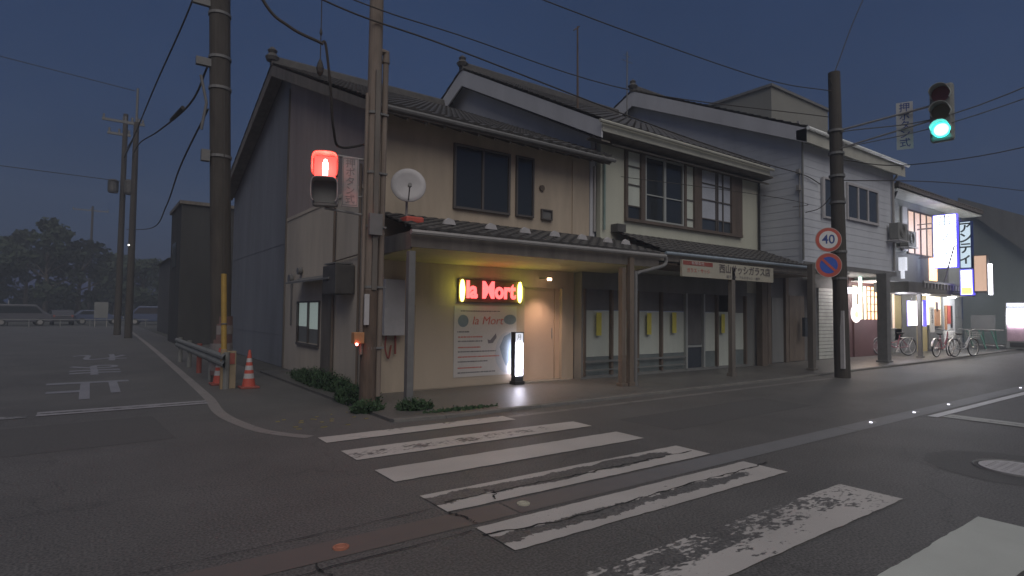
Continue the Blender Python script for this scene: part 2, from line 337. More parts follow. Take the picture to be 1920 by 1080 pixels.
# ------------------------------------------------------------------ reusable building pieces
def tile_roof(x0, x1, yE, zE, yR, zR, tw=0.27, th=0.27, amp=0.035, thick=0.05):
    """interlocking clay tiles from the eave (yE,zE) up to the ridge (yR,zR), courses stepped"""
    mb = MB(); L = math.hypot(yR-yE, zR-zE); rows = max(2, int(L/th)); cols = max(2, int((x1-x0)/tw)); k = 5
    dy, dz = (yR-yE)/rows, (zR-zE)/rows; sl = Vector((0, yR-yE, zR-zE)).normalized(); nn = Vector((1,0,0)).cross(sl)
    if nn.z < 0: nn = -nn
    W = (x1-x0)/cols
    for i in range(rows):
        base = len(mb.v)
        for j, (t, lift) in enumerate(((0, thick*0.75), (0, 0.0), (0,0),(0,0))[:2] + ((1.12, 0.006),)):
            for c in range(cols*k+1):
                x = x0 + W*c/k; ph = (c % k)/k
                wv = amp * (0.5 + 0.5*math.cos(2*math.pi*ph)) ** 1.6
                ll = lift + wv if j != 1 else wv*0.9 - 0.015
                p = Vector((x, yE + dy*(i+t), zE + dz*(i+t))) + nn*ll
                mb.v.append(p)
        n = cols*k+1
        for c in range(cols*k):
            mb.f.append((base+c, base+c+1, base+2*n+c+1, base+2*n+c)); mb.f.append((base+n+c, base+n+c+1, base+c+1, base+c))
    return mb
def lap_x(x0, x1, y, z0, z1, step=0.22, d=0.014):
    """lap siding on a wall facing -Y"""
    mb = MB(); n = max(1, int(round((z1-z0)/step))); h = (z1-z0)/n
    for i in range(n):
        a = z0+h*i; mb.add([(x0,y-d,a),(x1,y-d,a),(x1,y,a+h),(x0,y,a+h),(x0,y,a),(x1,y,a)], [(0,1,2,3),(4,5,1,0)])
    return mb
def tri_laps_yz(x, pts_fn, z0, z1, step=0.22, d=0.014):
    """lap siding on a gable facing -X; pts_fn(z) gives (ymin,ymax)"""
    mb = MB(); n = int((z1-z0)/step); h = (z1-z0)/n
    for i in range(n):
        a = z0+h*i; y0,y1 = pts_fn(a); y2,y3 = pts_fn(a+h)
        mb.add([(x-d,y0,a),(x-d,y1,a),(x,y3,a+h),(x,y2,a+h),(x,y0,a),(x,y1,a)], [(0,1,2,3),(4,5,1,0)])
    return mb
def window(parent, x0, x1, z0, z1, y, panes=2, fm=None, gm=None, fw_=0.05, depth=0.06, name='window', bars=()):
    """window in a wall facing -Y, set proud: frame, panes, sill"""
    fm = fm or MT['alu']; gm = gm or MT['glass']
    f = MB(); f.box(x0-fw_,x0,y-depth,y+0.02,z0-fw_,z1+fw_).box(x1,x1+fw_,y-depth,y+0.02,z0-fw_,z1+fw_).box(x0,x1,y-depth,y+0.02,z1,z1+fw_).box(x0,x1,y-depth-0.02,y+0.02,z0-fw_,z0)
    W = (x1-x0)/panes
    for i in range(1, panes): f.box(x0+W*i-fw_/2, x0+W*i+fw_/2, y-depth+0.006, y, z0, z1)
    for b in bars: f.box(x0, x1, y-depth+0.012, y-0.012, b-0.014, b+0.014)
    wn = f.build(name, fm, parent)
    MB().box(x0, x1, y-0.022, y-0.008, z0, z1).build('pane', gm, wn)
    return wn
def catenary(a, b, sag=0.2, n=14):
    a, b = Vector(a), Vector(b); return [a.lerp(b, t/n) - Vector((0,0,4*sag*(t/n)*(1-t/n))) for t in range(n+1)]
def pathline(pts, sub=6):
    """smooth curve through points"""
    P = [Vector(p) for p in pts]; P = [P[0]*2-P[1]] + P + [P[-1]*2-P[-2]]; out = []
    for i in range(1, len(P)-2):
        for k in range(sub):
            t = k/sub; a,b,c,d = P[i-1:i+3]
            out.append(0.5*((2*b)+(c-a)*t+(2*a-5*b+4*c-d)*t*t+(3*b-a-3*c+d)*t**3))
    return out + [P[-2]]
# ================================================================== SETTING: ground, roads, markings
A_ = asphalt("asphalt_main"); A2 = asphalt("asphalt_pavement", 0.42)
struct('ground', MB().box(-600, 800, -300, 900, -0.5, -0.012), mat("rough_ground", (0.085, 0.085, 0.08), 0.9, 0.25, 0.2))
struct('main_road', MB().box(-60, 160, -12, 7.82, -0.2, 0.0), A_)
struct('side_road', MB().box(-14, 3.55, 7.822, 64, -0.2, 0.0), A_)
pv = MB()
pv.prism([(3.6,7.95,-.1),(4.4,7.84,-.1),(16,7.9,-.1),(24,8.15,-.1),(39,8.9,-.1),(60,9.6,-.1),(60,16,-.1),(3.6,16,-.1)], (0,0,0.13))
struct('pavement', pv, A2)
kb = MB()
kp = [(3.6,7.93),(4.4,7.82),(16,7.88),(24,8.13),(39,8.88),(60,9.58)]
for a, b in zip(kp, kp[1:]):
    d = Vector((b[0]-a[0], b[1]-a[1], 0)); L = d.length; n = max(1, int(L/0.6)); d /= n
    for i in range(n):
        p = Vector((a[0], a[1], -.08)) + d*i; q = p + d*0.985; s = Vector((0,-0.13,0))
        kb.prism([p, q, q+s, p+s], (0,0,0.12))
struct('kerb', kb, MT['kerb'])
def sheet(x0, x1, y0, y1, z=0.004): return MB().add([(x0,y0,z),(x1,y0,z),(x1,y1,z),(x0,y1,z)], [(0,1,2,3)])
stripes = [ # y0, y1, wear, band, seed
 (7.02, 7.36, 0.42, (0.9, 0.3, 0.06), 0.0), (6.03, 6.53, 0.34, (0.45, 0.28, 0.13), 3.1), (5.07, 5.56, 0.12, None, 5.2), (4.08, 4.57, 0.26, (0.60, 0.20, 0.9), 8.8),
 (3.17, 3.67, 0.36, (0.42, 0.14, 0.55), 12.4), (2.13, 2.66, 0.56, (0.80, 0.35, 0.16), 41.0), (1.10, 1.60, 0.10, None, 19.3), (0.12, 0.60, 0.2, None, 23.0)]
for i, (y0, y1, wr, bd, sdv) in enumerate(stripes):
    x1 = 5.82; x0 = 2.36 if i else 2.36
    if i == 0: x1 = 5.2
    st = MB(); n = 40; top = []; bot = []
    for k in range(n+1):
        x = x0 + (x1-x0)*k/n; j = random.uniform(-.006,.006)
        t0 = y1 - (0.10*(k/n)**2 if i == 1 else 0); 
        top.append((x, t0+j, 0.008)); bot.append((x, y0+random.uniform(-.006,.006), 0.008))
    for k in range(n):
        b = len(st.v); st.add([bot[k], bot[k+1], top[k+1], top[k]], [(0,1,2,3)])
    struct('crosswalk_marking', st, paint("crosswalk_paint", (0.50,0.475,0.45) if i != 6 else (0.50,0.52,0.48), wr, bd, 'Y', y0, y1-y0, seed=sdv))
P1 = paint("white_line_paint", (0.25,0.23,0.22), 0.5, seed=2.0); P2 = paint("faded_line_paint", (0.24,0.24,0.24), 0.55, seed=6.0)
# edge line round the corner
cl = pathline([(2.35,48,0),(2.14,31,0),(1.95,20,0),(1.80,12.5,0),(1.74,11.1,0),(1.68,10.2,0),(1.70,9.35,0),(1.85,8.35,0),(2.05,7.85,0),(2.30,7.47,0)], 8)
em = MB()
for a, b in zip(cl, cl[1:]):
    d = (b-a).normalized(); n_ = Vector((-d.y, d.x, 0))*0.085
    em.add([a-n_+Vector((0,0,.004)), b-n_+Vector((0,0,.004)), b+n_+Vector((0,0,.004)), a+n_+Vector((0,0,.004))], [(0,1,2,3)])
struct('edge_line_marking', em, P1)
struct('kerbside_line_marking', sheet(5.25, 15.5, 7.20, 7.34), paint("kerbside_paint", (0.20,0.19,0.18), 0.75, seed=4.0))
struct('stop_line_marking', sheet(-0.6, 1.68, 11.02, 11.42, 0.008), paint("stop_line_paint", (0.31,0.30,0.32), 0.30, (0.5, 0.22, 0.22), 'Y', 11.02, 0.40, seed=1.0))
struct('stop_line_marking', sheet(-3.2, -0.7, 10.95, 11.2, 0.008), paint("stop_line_paint_old", (0.26,0.26,0.27), 0.9, seed=9.0))
# the word painted for drivers coming towards the junction (read from the far side)
KT = paint("kanji_paint", (0.24,0.24,0.27), 0.45, seed=3.3)
for ch, yc in (("止", 14.5), ("ま", 18.9), ("れ", 23.4)):
    t = text('road_lettering', ch, (0.02 + (yc-14.5)*0.035, yc, 0.006), (-1,0,0), (0,-1,0), 1.55, KT, ext=0.0, line=1, bold=0.012)
    for v in t.data.vertices: v.co.y = yc + (v.co.y - yc)*2.15
    tag(t, kind='structure')
# concrete strip of the snow-melting pipe along the centre
snow = MB(); xx = -9.0
while xx < 60:
    L = 5.97 if xx > 2.9 else 5.9; snow.add([(xx,3.74,.004),(xx+L,3.74,.004),(xx+L,4.04,.004),(xx,4.04,.004)], [(0,1,2,3)]); xx += L + 0.02
m, n, b = nodes_of("rust_stained_concrete"); tc = n.nodes.new("ShaderNodeTexCoord"); sp = n.nodes.new("ShaderNodeSeparateXYZ"); n.links.new(tc.outputs["Object"], sp.inputs[0])
mr = n.nodes.new("ShaderNodeMapRange"); mr.inputs[1].default_value = 2.5; mr.inputs[2].default_value = 5.5; n.links.new(sp.outputs["X"], mr.inputs[0])
nz = n.nodes.new("ShaderNodeTexNoise"); nz.inputs["Scale"].default_value = 4; nz.inputs["Detail"].default_value = 8; n.links.new(tc.outputs["Object"], nz.inputs["Vector"])
r1 = n.nodes.new("ShaderNodeValToRGB"); r1.color_ramp.elements[0].color = (0.112,0.102,0.096,1); r1.color_ramp.elements[1].color = (0.150,0.122,0.110,1); n.links.new(nz.outputs[0], r1.inputs[0])
r2 = n.nodes.new("ShaderNodeValToRGB"); r2.color_ramp.elements[0].color = (0.15,0.152,0.155,1); r2.color_ramp.elements[1].color = (0.20,0.20,0.205,1); n.links.new(nz.outputs[0], r2.inputs[0])
mx = n.nodes.new("ShaderNodeMix"); mx.data_type = 'RGBA'; n.links.new(mr.outputs[0], mx.inputs[0]); n.links.new(r1.outputs[0], mx.inputs[6]); n.links.new(r2.outputs[0], mx.inputs[7]); n.links.new(mx.outputs[2], b.inputs["Base Color"]); b.inputs["Roughness"].default_value = 0.6
struct('concrete_drain_strip', snow, m)
struct('centre_line_marking', sheet(11.0, 60, 3.52, 3.66, 0.008), paint("centre_line_paint", (0.62,0.62,0.64), 0.35, (0.05,0.3,0.10), 'Y', 3.52, 0.14, seed=5.0))
struct('far_stop_line_marking', sheet(11.12, 11.52, -0.4, 3.50, 0.008), paint("far_stop_paint", (0.36,0.36,0.34), 0.30, (0.5,0.16,0.15), 'X', 11.12, 0.4, seed=7.0))
def ragged(pts, w0, z=0.0125):
    P = pathline(pts, 10); mbb = MB(); prev = None
    for i, p in enumerate(P):
        d = (P[min(i+1,len(P)-1)] - P[max(i-1,0)]).normalized(); n_ = Vector((-d.y,d.x,0)); ww = w0*random.uniform(.25,1.3); j = n_*random.uniform(-.018,.018)
        a, b = p+n_*ww+j+Vector((0,0,z)), p-n_*ww+j+Vector((0,0,z))
        if prev: mbb.add([prev[0],prev[1],b,a],[(0,1,2,3)])
        prev = (a,b)
    return mbb
ap = mat("old_asphalt_patch", (.098,.096,.094), .7, .22, 30.0, .3, 60); ap2 = mat("pale_asphalt_patch", (.135,.13,.125), .7, .18, 30.0, .3, 60)
def patch(name, pts, m_):
    mbp = MB(); P = []
    for (a, b) in zip(pts, pts[1:]+pts[:1]):
        for k in range(6): P.append((a[0]+(b[0]-a[0])*k/6+random.uniform(-.012,.012), a[1]+(b[1]-a[1])*k/6+random.uniform(-.012,.012), .002))
    mbp.v = [Vector(p) for p in P]; mbp.f = [tuple(range(len(P)))]; struct(name, mbp, m_)
patch('road_patch', [(8.02+.85*math.cos(R(a)), 1.84+.85*math.sin(R(a))) for a in range(0,360,30)], ap)
patch('road_patch', [(6.6,5.2),(10.5,5.25),(10.6,6.3),(6.5,6.2)], ap)
patch('road_patch', [(-0.9,8.2),(0.9,8.3),(0.8,10.2),(-1.0,10.1)], ap)
patch('road_patch', [(12.5,4.9),(20.0,5.0),(20.0,5.7),(12.6,5.6)], ap2)
crk = mat("crack_fill", (0.03,0.03,0.03), 0.9)
struct('road_crack', ragged([(2.45,4.30,0),(3.0,4.29,0),(3.6,4.30,0),(4.3,4.28,0),(5.1,4.30,0),(5.75,4.27,0)], 0.010), crk)
struct('road_crack', ragged([(2.32,3.52,0),(3.0,3.42,0),(3.9,3.44,0),(4.8,3.47,0),(5.5,3.46,0),(6.0,3.50,0)], 0.011), crk)
struct('road_crack', ragged([(2.36,4.06,0),(2.40,3.9,0),(2.42,3.74,0)], 0.012), crk)
struct('road_crack', ragged([(2.85,4.12,0),(2.95,4.3,0),(2.90,4.4,0)], 0.012), crk)
struct('road_crack', ragged([(1.2,3.72,0),(1.22,3.3,0),(1.16,2.9,0),(1.2,2.5,0)], 0.007), crk)
struct('road_crack', ragged([(-6,3.60,0),(-1,3.58,0),(0.6,3.60,0),(2.3,3.62,0)], 0.006), crk)
struct('road_crack', ragged([(-6,4.2,0),(-1,4.22,0),(0.6,4.18,0),(2.3,4.2,0)], 0.005), crk)

def manhole(x, y, r, label, m_):
    t = thing('manhole_cover', (x, y, 0), label, 'manhole cover')
    MB().disc((x,y,-.03), ZP, r, 0.042, 40).build('cover', m_, t)
    rg = MB().ring((x,y,0.004), ZP, r+0.05, 0.012, 40, 4); rg.build('rim', MT['steeld'], t)
    g = MB()
    for i in range(-4,5):
        for j in range(-4,5):
            if math.hypot(i,j)*r*0.22 < r*0.88: g.cbox(x+i*r*.22, y+j*r*.22, 0.0145, r*.12, r*.12, 0.006)
    g.build('tread_pattern', m_, t)
manhole(8.02, 1.84, 0.34, "round pale iron manhole cover in the road at the right edge", MT['whited'])
def nozzle(x, y, label, m_):
    t = tag(MB().disc((x,y,0.0), ZP, 0.055, 0.014, 18).ring((x,y,0.016), ZP, 0.035, 0.006, 18, 4).build('sprinkler_nozzle', m_), label, 'road nozzle', 'sprinkler nozzles in the snow-melting strip')
nozzle(1.42, 3.88, "rust orange sprinkler nozzle in the reddish strip left of the crossing", mat("nozzle_rust", (0.42,0.17,0.11), 0.6))
nozzle(2.98, 3.90, "pale sprinkler nozzle between two stripes of the crossing", mat("nozzle_pale", (0.42,0.40,0.32), 0.5))
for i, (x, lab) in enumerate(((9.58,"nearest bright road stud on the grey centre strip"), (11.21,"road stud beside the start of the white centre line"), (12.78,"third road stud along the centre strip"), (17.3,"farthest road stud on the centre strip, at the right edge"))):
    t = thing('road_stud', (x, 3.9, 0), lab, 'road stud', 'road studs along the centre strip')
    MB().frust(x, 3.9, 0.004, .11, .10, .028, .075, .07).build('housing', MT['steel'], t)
    MB().box(x-.052, x-.044, 3.88, 3.92, .010, .024).build('reflector', EM['stud'], t)  # emission stands in for street light thrown back by the reflector

# ================================================================== BUILDING A (corner bar)
def house_shell(t, x0, x1, yF, yB, zw, yE, zE, yR, zR, yE2, zE2, wallm, sidem, rx0, rx1, tilem, tw=0.27, zgab=None, parts=True):
    sf = (zR-zE)/(yR-yE); sb = (zR-zE2)/(yE2-yR)
    zf = zE + (yF-yE)*sf - .10; zb = zE2 + (yE2-yB)*sb - .10
    tile_roof(rx0, rx1, yE, zE, yR, zR, tw).build('roof_front', tilem, t)
    tile_roof(rx0, rx1, yE2, zE2, yR, zR, tw*1.6, 0.5).build('roof_back', tilem, t)
    for xs in (rx0+.0, rx1-.12):
        pass
    rd = MB()
    rd.box(rx0-.02, rx1+.02, yR-.11, yR+.11, zR-.05, zR+.10).box(rx0-.02, rx1+.02, yR-.08, yR+.08, zR+.10, zR+.17)
    rd.tube([(rx0-.03,yR,zR+.19),(rx1+.03,yR,zR+.19)], 0.07, 10); rd.build('ridge', tilem, t)
    return zf, zb, sf, sb
tA = thing('corner_shop', (7.3, 10.5, 0), "two-storey beige shop on the corner with red neon sign and satellite dish", 'building')
yE, zE, yR, zR, yE2, zE2 = 9.88, 5.42, 17.4, 8.70, 24.9, 6.02
zf, zb, sf, sb = house_shell(tA, 4.4, 10.18, 10.5, 24.6, 0, yE, zE, yR, zR, yE2, zE2, None, None, 3.98, 10.15, MT['tile'])
# front wall upper (full), lower panel proud, with door recess
w = MB(); w.box(4.4, 7.96, 10.5, 10.66, 0, 2.62).box(9.17, 9.50, 10.5, 10.66, 0, 2.62).box(7.96, 9.17, 10.5, 10.66, 2.23, 2.62)
w.box(4.4, 10.18, 10.5, 10.66, 2.62, zf); w.build('front_wall', MT['beige'], tA)
MB().box(5.25, 7.90, 10.488, 10.499, 0.05, 1.74).build('lower_board', MT['beige_low'], tA)
# side wall: profile up to the roof, three zones
def zr(y): return (zE + (y-yE)*sf if y <= yR else zE2 + (yE2-y)*sb) - 0.10
s = MB(); s.prism([(4.4,10.662,4.15),(4.4,16.86,4.15),(4.4,16.86,zr(16.86)),(4.4,10.662,zr(10.662))], (0.15,0,0)); s.build('upper_side_wall', MT['mauve'], tA)
s = MB(); s.box(4.4, 4.55, 10.662, 11.3, 0, 4.15).box(4.4,4.55,11.3,13.8,0,4.15).box(4.4,4.55,13.8,15.54,0,.8).box(4.4,4.55,13.8,15.54,1.8,4.15).box(4.4,4.55,15.54,16.86,0,4.15); s.build('lower_side_wall', MT['beige_side'], tA)
s = MB(); s.prism([(4.41,16.864,0),(4.41,24.6,0),(4.41,24.6,zr(24.6)),(4.41,17.4,zr(17.4)),(4.41,16.864,zr(16.864))], (0.15,0,0)); sw = s.build('sheet_side_wall', MT['navy'], tA)
b_ = MB(); z = .9
while z < 5.5: b_.box(4.402, 4.41, 16.9, 24.5, z, z+.02); z += 2.6
build_each(b_, 'sheet_seam', MT['navy'], sw)
MB().box(4.38,4.40,10.67,16.86,4.10,4.18).build('trim_band', MT['beige_side'], tA)
MB().box(4.36,4.40,16.84,16.90,0,7.9).build('corner_trim', MT['wood'], tA)
# barge boards + soffits
for x in (3.99, 10.05):
    g = MB(); g.prism([(x,yE,zE-.02),(x,yR,zR-.02),(x,yR,zR-.34),(x,yE,zE-.20)], (0.05,0,0)); g.prism([(x,yR,zR-.02),(x,yE2,zE2-.02),(x,yE2,zE2-.24),(x,yR,zR-.34)], (0.05,0,0)); g.build('barge_board', MT['wood'], tA)
g = MB(); g.prism([(4.04,yE+.05,zE-.06),(4.04,yR,zR-.06),(4.04,yR,zR-.10),(4.04,yE+.05,zE-.10)], (0.35,0,0)); g.prism([(4.04,yR,zR-.06),(4.04,yE2,zE2-.06),(4.04,yE2,zE2-.10),(4.04,yR,zR-.10)], (0.35,0,0)); g.build('verge_soffit', MT['wood'], tA)
g = MB(); g.prism([(4.05,yE,zE-.09),(4.05,10.49,zE-.09+.61*sf),(4.05,10.49,zE-.13+.61*sf),(4.05,yE,zE-.13)], (6.0,0,0)).box(4.0,10.12,yE-.03,yE+.0,zE-.16,zE-.03); g.build('eave_board', MT['wood'], tA)
g = MB()
x = 4.3
while x < 10.1: g.prism([(x,yE+.02,zE-.13),(x,10.49,zE-.13+.59*sf),(x,10.49,zE-.21+.59*sf),(x,yE+.02,zE-.21)], (0.05,0,0)); x += 0.40
build_each(g, 'rafter', MT['wood'], tA)
g = MB(); g.tube([(4.0,yE-.07,zE-.07),(10.2,yE-.07,zE-.09)], 0.05, 8); g.build('gutter', MT['steeld'], tA)
g = MB(); g.lathe((4.0,yR,zR+.1), [(.16,0),(.2,.1),(.1,.22),(.14,.30),(.05,.40)], 10); g.build('ridge_ornament', MT['tile'], tA)
# roof antenna-like ridge end on the right hidden; windows
window(tA, 6.12, 7.48, 3.83, 5.12, 10.5, 2, MT['alub'], MT['glass'], 0.05)
window(tA, 7.74, 8.17, 3.83, 5.14, 10.5, 1, MT['alub'], MT['glass'], 0.04)
window(tA, 8.47, 8.74, 3.82, 4.01, 10.5, 1, MT['alub'], MT['dark'], 0.03)
t = MB().disc((8.46,10.5,4.53), YN, .07, .05, 16).build('vent', MT['woodmid'], tA)
MB().box(9.42, 9.60, 10.47, 10.499, 3.4, 5.35).build('pilaster', MT['beige'], tA)
MB().tube([(10.12,10.43,5.3),(10.12,10.43,3.65)], .035, 8).build('downpipe', MT['steel'], tA)
# side window, awning, meters
wn = MB(); 
wn.box(4.36,4.42,13.76,13.8,.76,1.84).box(4.36,4.42,15.54,15.58,.76,1.84).box(4.36,4.42,13.8,15.54,1.8,1.84).box(4.34,4.42,13.8,15.54,.72,.78).box(4.37,4.41,14.64,14.70,.8,1.8)
wn = wn.build('window', MT['alub'], tA)
MB().box(4.42,4.43,13.8,14.64,1.15,1.8).box(4.42,4.43,14.70,15.54,1.2,1.8).build('pane', EM['wintube'], wn)
MB().box(4.42,4.43,13.8,14.64,.8,1.15).box(4.42,4.43,14.70,15.54,.8,1.2).build('pane', MT['slate'], wn)
MB().prism([(4.39,11.9,2.44),(4.39,11.9,2.40),(3.95,11.9,2.26),(3.95,11.9,2.30)], (0,3.3,0)).build('window_hood', MT['steeld'], tA)
MB().box(4.36,4.40,12.9,13.55,0.05,2.25).build('side_door', MT['wood'], tA)
MB().tube([(4.35,12.75,0.05),(4.35,12.75,3.9)], .03, 8).tube([(4.35,11.25,0.05),(4.35,11.25,4.6)], .025, 8).tube([(4.35,12.75,2.7),(4.35,11.3,2.75)], .015,6).build('side_pipe', MT['woodmid'], tA)
# canopy (snow arcade) of the corner shop
cn = tile_roof(4.28, 10.62, 8.78, 3.00, 10.49, 3.50, .25, .24, .03).build('canopy_roof', MT['tile'], tA)
MB().prism([(4.35,8.84,2.70),(4.35,10.485,2.60),(4.35,10.485,2.64),(4.35,8.84,2.74)], (6.2,0,0)).build('canopy_ceiling', MT['soffit'], cn)
MB().box(4.30,10.6,8.80,8.84,2.69,2.96).box(4.30,4.34,8.84,10.48,2.66,2.96).box(10.56,10.60,8.84,10.48,2.66,2.96).build('canopy_beam', MT['wood'], cn)
MB().tube([(4.25,8.70,2.93),(10.72,8.70,2.95)], .045, 8).build('canopy_gutter', MT['steel'], cn)
MB().tube(pathline([(10.72,8.70,2.95),(10.74,8.70,2.82),(10.62,8.70,2.72),(10.15,8.72,2.60),(9.78,8.72,2.50),(9.73,8.72,2.3),(9.73,8.72,.03)],4), .04, 8).build('canopy_downpipe', MT['steeld'], cn)
for i, x in enumerate((5.4, 6.35, 7.2, 8.0, 8.8, 9.6, 10.2)):
    g = MB(); zc = 3.0 + (9.45-8.78)*.292 + .05
    g.prism([(x-.13,9.42,zc),(x+.13,9.42,zc),(x+.09,9.42,zc+.09),(x-.02,9.42,zc+.12),(x-.10,9.42,zc+.07)], (0,.06,.01)); g.build('snow_guard', MT['whited'], cn)
for x, wd, m_ in ((4.32,.12,MT['steeld']), (9.42,.12,MT['woodmid'])):
    MB().box(x-wd/2, x+wd/2, 8.80-.03, 8.80+.09, .02, 2.62).box(x-wd/2-.03,x+wd/2+.03,8.74,8.92,.02,.10).build('canopy_post', m_, cn, bevel=.008)
# recessed doorway
d = MB(); d.box(7.96,8.00,10.50,11.05,0.02,2.23).box(9.13,9.17,10.5,11.05,.02,2.23).box(7.96,9.17,10.5,11.05,2.19,2.23); d.build('door_jamb', MT['beige_low'], tA)
dr = MB().box(8.0,8.98,10.62,10.65,.04,2.19).build('door', mat("peach_door", (0.60, 0.45, 0.34), 0.7, 0.05, 2.0), tA)
MB().box(9.0,9.13,10.60,10.65,.04,2.19).build('side_panel', mat("peach_side_panel", (0.56, 0.42, 0.31), 0.7, 0.05, 2.0), tA)
MB().tube([(8.90,10.60,1.0),(8.90,10.60,1.25)], .012, 8).build('handle', MT['steel'], dr)
MB().box(7.9,9.25,10.3,10.99,.02,.05).build('door_step', MT['concrete'], tA)
MB().box(8.42,8.48,10.12,10.49,2.40,2.43).build('lamp_bracket', MT['steeld'], tA); lp = MB().disc((8.45,10.16,2.40), (0,0,-1), .05, .05, 16).build('ceiling_lamp', EM['bulb'], tA)
ld = bpy.data.lights.new("door_lamp", 'SPOT'); ld.energy = 34.0; ld.color = (1.0,.66,.48); ld.shadow_soft_size = .06; ld.spot_size = R(105); ld.spot_blend = .8
lo = bpy.data.objects.new("door_lamp_light", ld); col.objects.link(lo); lo.location = (8.45,10.16,2.30)

# neon sign
tN = thing('neon_sign', (7.03,10.4,2.06), "red neon la Mort letters between two yellow ovals above the poster", 'neon sign')
MB().box(6.22,7.86,10.44,10.49,1.82,2.30).build('backing_board', mat("neon_back", (0.10,0.06,0.05), .7), tN)
text('lettering', "la Mort", (7.03,10.42,2.07), XP, ZP, 0.50, EM['neonred'], tN, ext=.012, wide=.86, bold=.034)
for x in (6.29, 7.80): MB().disc((x,10.43,2.06), YN, .055, .03, 22, ry=.235).build('oval_tube', EM['neonyel'], tN)
for x, c, e in ((6.35,(.80,.95,.12),1.0), (7.03,(1,.10,.10),1.0), (7.75,(.80,.95,.12),.9)):
    l = bpy.data.lights.new("neon", 'POINT'); l.energy = e*1.3; l.color = c; l.shadow_soft_size = .15; o = bpy.data.objects.new("neon_light", l); col.objects.link(o); o.location = (x,10.22,2.10)

# poster
tP = thing('poster', (6.94,10.48,1.0), "large pale la Mort poster with rows of text under the neon sign", 'poster')
MB().box(6.14,7.76,10.476,10.486,.24,1.74).build('sheet', MT['poster'], tP)
text('title', "la Mort", (6.98,10.474,1.42), XP, ZP, .25, MT['ptxt'], tP, ext=.001, shear=.2, wide=1.08)
g = MB(); g.disc((6.36,10.476,1.42), YN, .13, .002, 28); g.build('round_emblem', MT['pblue'], tP)
g = MB(); g.disc((7.58,10.476,1.45), YN, .17, .002, 28, ry=.11); g.build('oval_emblem', MT['pblue'], tP)
MB().disc((7.52,10.476,.72), YN, .33, .0015, 36, ry=.45).build('pale_disc', MT['ppale'], tP)
g = MB(); g.prism([(7.30,10.474,.85),(7.42,10.474,1.08),(7.60,10.474,1.16),(7.62,10.474,.6),(7.48,10.474,.42),(7.38,10.474,.62)], (0,-.001,0)); g.build('blue_shape', MT['pblue'], tP)
g = MB(); g.prism([(6.98,10.474,1.02),(7.05,10.474,1.0),(7.10,10.474,1.05),(7.20,10.474,1.15),(7.22,10.474,1.06),(7.12,10.474,.94),(7.0,10.474,.93)], (0,-.001,0)); g.build('black_figure', MT['pblk'], tP)
g = MB(); k_ = MB()
def dashes(mbb, x0, x1, z, h):
    x = x0
    while x < x1:
        l = random.uniform(.02,.07); mbb.box(x, min(x+l,x1), 10.4735, 10.4755, z-h/2, z+h/2); x += l + random.uniform(.006,.016)
dashes(k_, 6.30, 7.30, 1.63, .022); dashes(k_, 6.22, 6.52, 1.19, .03)
for z, x1, mm in ((1.08,6.85,g),(.99,6.85,k_),(.86,6.8,g),(.77,7.2,k_),(.66,7.3,g),(.56,7.0,k_),(.43,6.85,g),(.33,7.2,k_)): dashes(mm, 6.24, x1, z, .026)
g.build('red_text_lines', MT['ptxt'], tP); k_.build('grey_text_lines', MT['pblk'], tP)

# narrow lit stand sign
sx, sy = 7.66, 10.30
tS = thing('stand_sign', (sx,sy,.03), "narrow lit white stand sign on the pavement beside the warm doorway", 'lit sign')
MB().box(sx-.125,sx+.125,sy-.11,sy+.11,.03,.10).box(sx-.11,sx+.11,sy-.07,sy+.07,.10,.22).box(sx-.12,sx-.105,sy-.075,sy+.075,.22,1.16).box(sx+.105,sx+.12,sy-.075,sy+.075,.22,1.16).box(sx-.12,sx+.12,sy-.075,sy+.075,1.16,1.18).build('frame', MT['black'], tS)
MB().box(sx-.104,sx+.104,sy-.07,sy+.07,.22,.94).build('lit_face', EM['stand'], tS)
MB().box(sx-.104,sx+.104,sy-.07,sy+.07,.95,1.155).build('top_face', EM['signc'], tS)
text('lettering', "月", (sx,sy-.073,1.06), XP, ZP, .13, MT['pblk'], tS, ext=.001)
l = bpy.data.lights.new("stand", 'AREA'); l.energy = 7.0; l.color = (.78,.80,1); l.shape = 'RECTANGLE'; l.size = .2; l.size_y = .7
o = bpy.data.objects.new("stand_light", l); col.objects.link(o); o.location = (sx, sy-.09, .58); o.rotation_euler = (R(90),0,0)

# white cabinet on the front wall, with pipes
t = thing('wall_cabinet', (4.72,10.45,1.15), "tall pale grey cabinet on the wall left of the first arcade post", 'cabinet')
MB().box(4.50,4.93,10.28,10.49,1.14,2.22).build('body', MT['whited'], t, bevel=.012)
MB().box(4.95,5.10,10.46,10.49,1.65,2.22).build('orange_plate', MT['orange'], t)
MB().tube(pathline([(4.60,10.4,1.14),(4.58,10.4,.9),(4.66,10.42,.7),(4.72,10.44,.95)],5), .018, 6).tube([(4.80,10.42,1.14),(4.80,10.42,.78)], .022, 6).build('hose', MT['redd'], t)
t = thing('air_conditioner_box', (4.2,12.0,1.95), "dark square box mounted high on the shaded side wall", 'wall box')
MB().box(3.98,4.39,11.55,12.35,1.95,2.55)  .build('body', MT['tile'], t, bevel=.015); MB().box(3.99,4.36,11.62,12.28,2.57,2.60).build('lid', MT['steeld'], t)
t = thing('gas_meter', (4.3,15.9,2.2), "small pair of round meters on the shaded side wall above the window", 'meter')
MB().disc((4.38,16.1,2.45), (-1,0,0), .12, .1, 18).build('dial', MT['steeld'], t); MB().disc((4.38,15.3,2.62), (-1,0,0), .09, .1, 18).build('dial', MT['steeld'], t); MB().tube([(4.36,16.1,2.3),(4.36,16.1,1.2)], .02, 6).build('pipe', MT['steeld'], t)

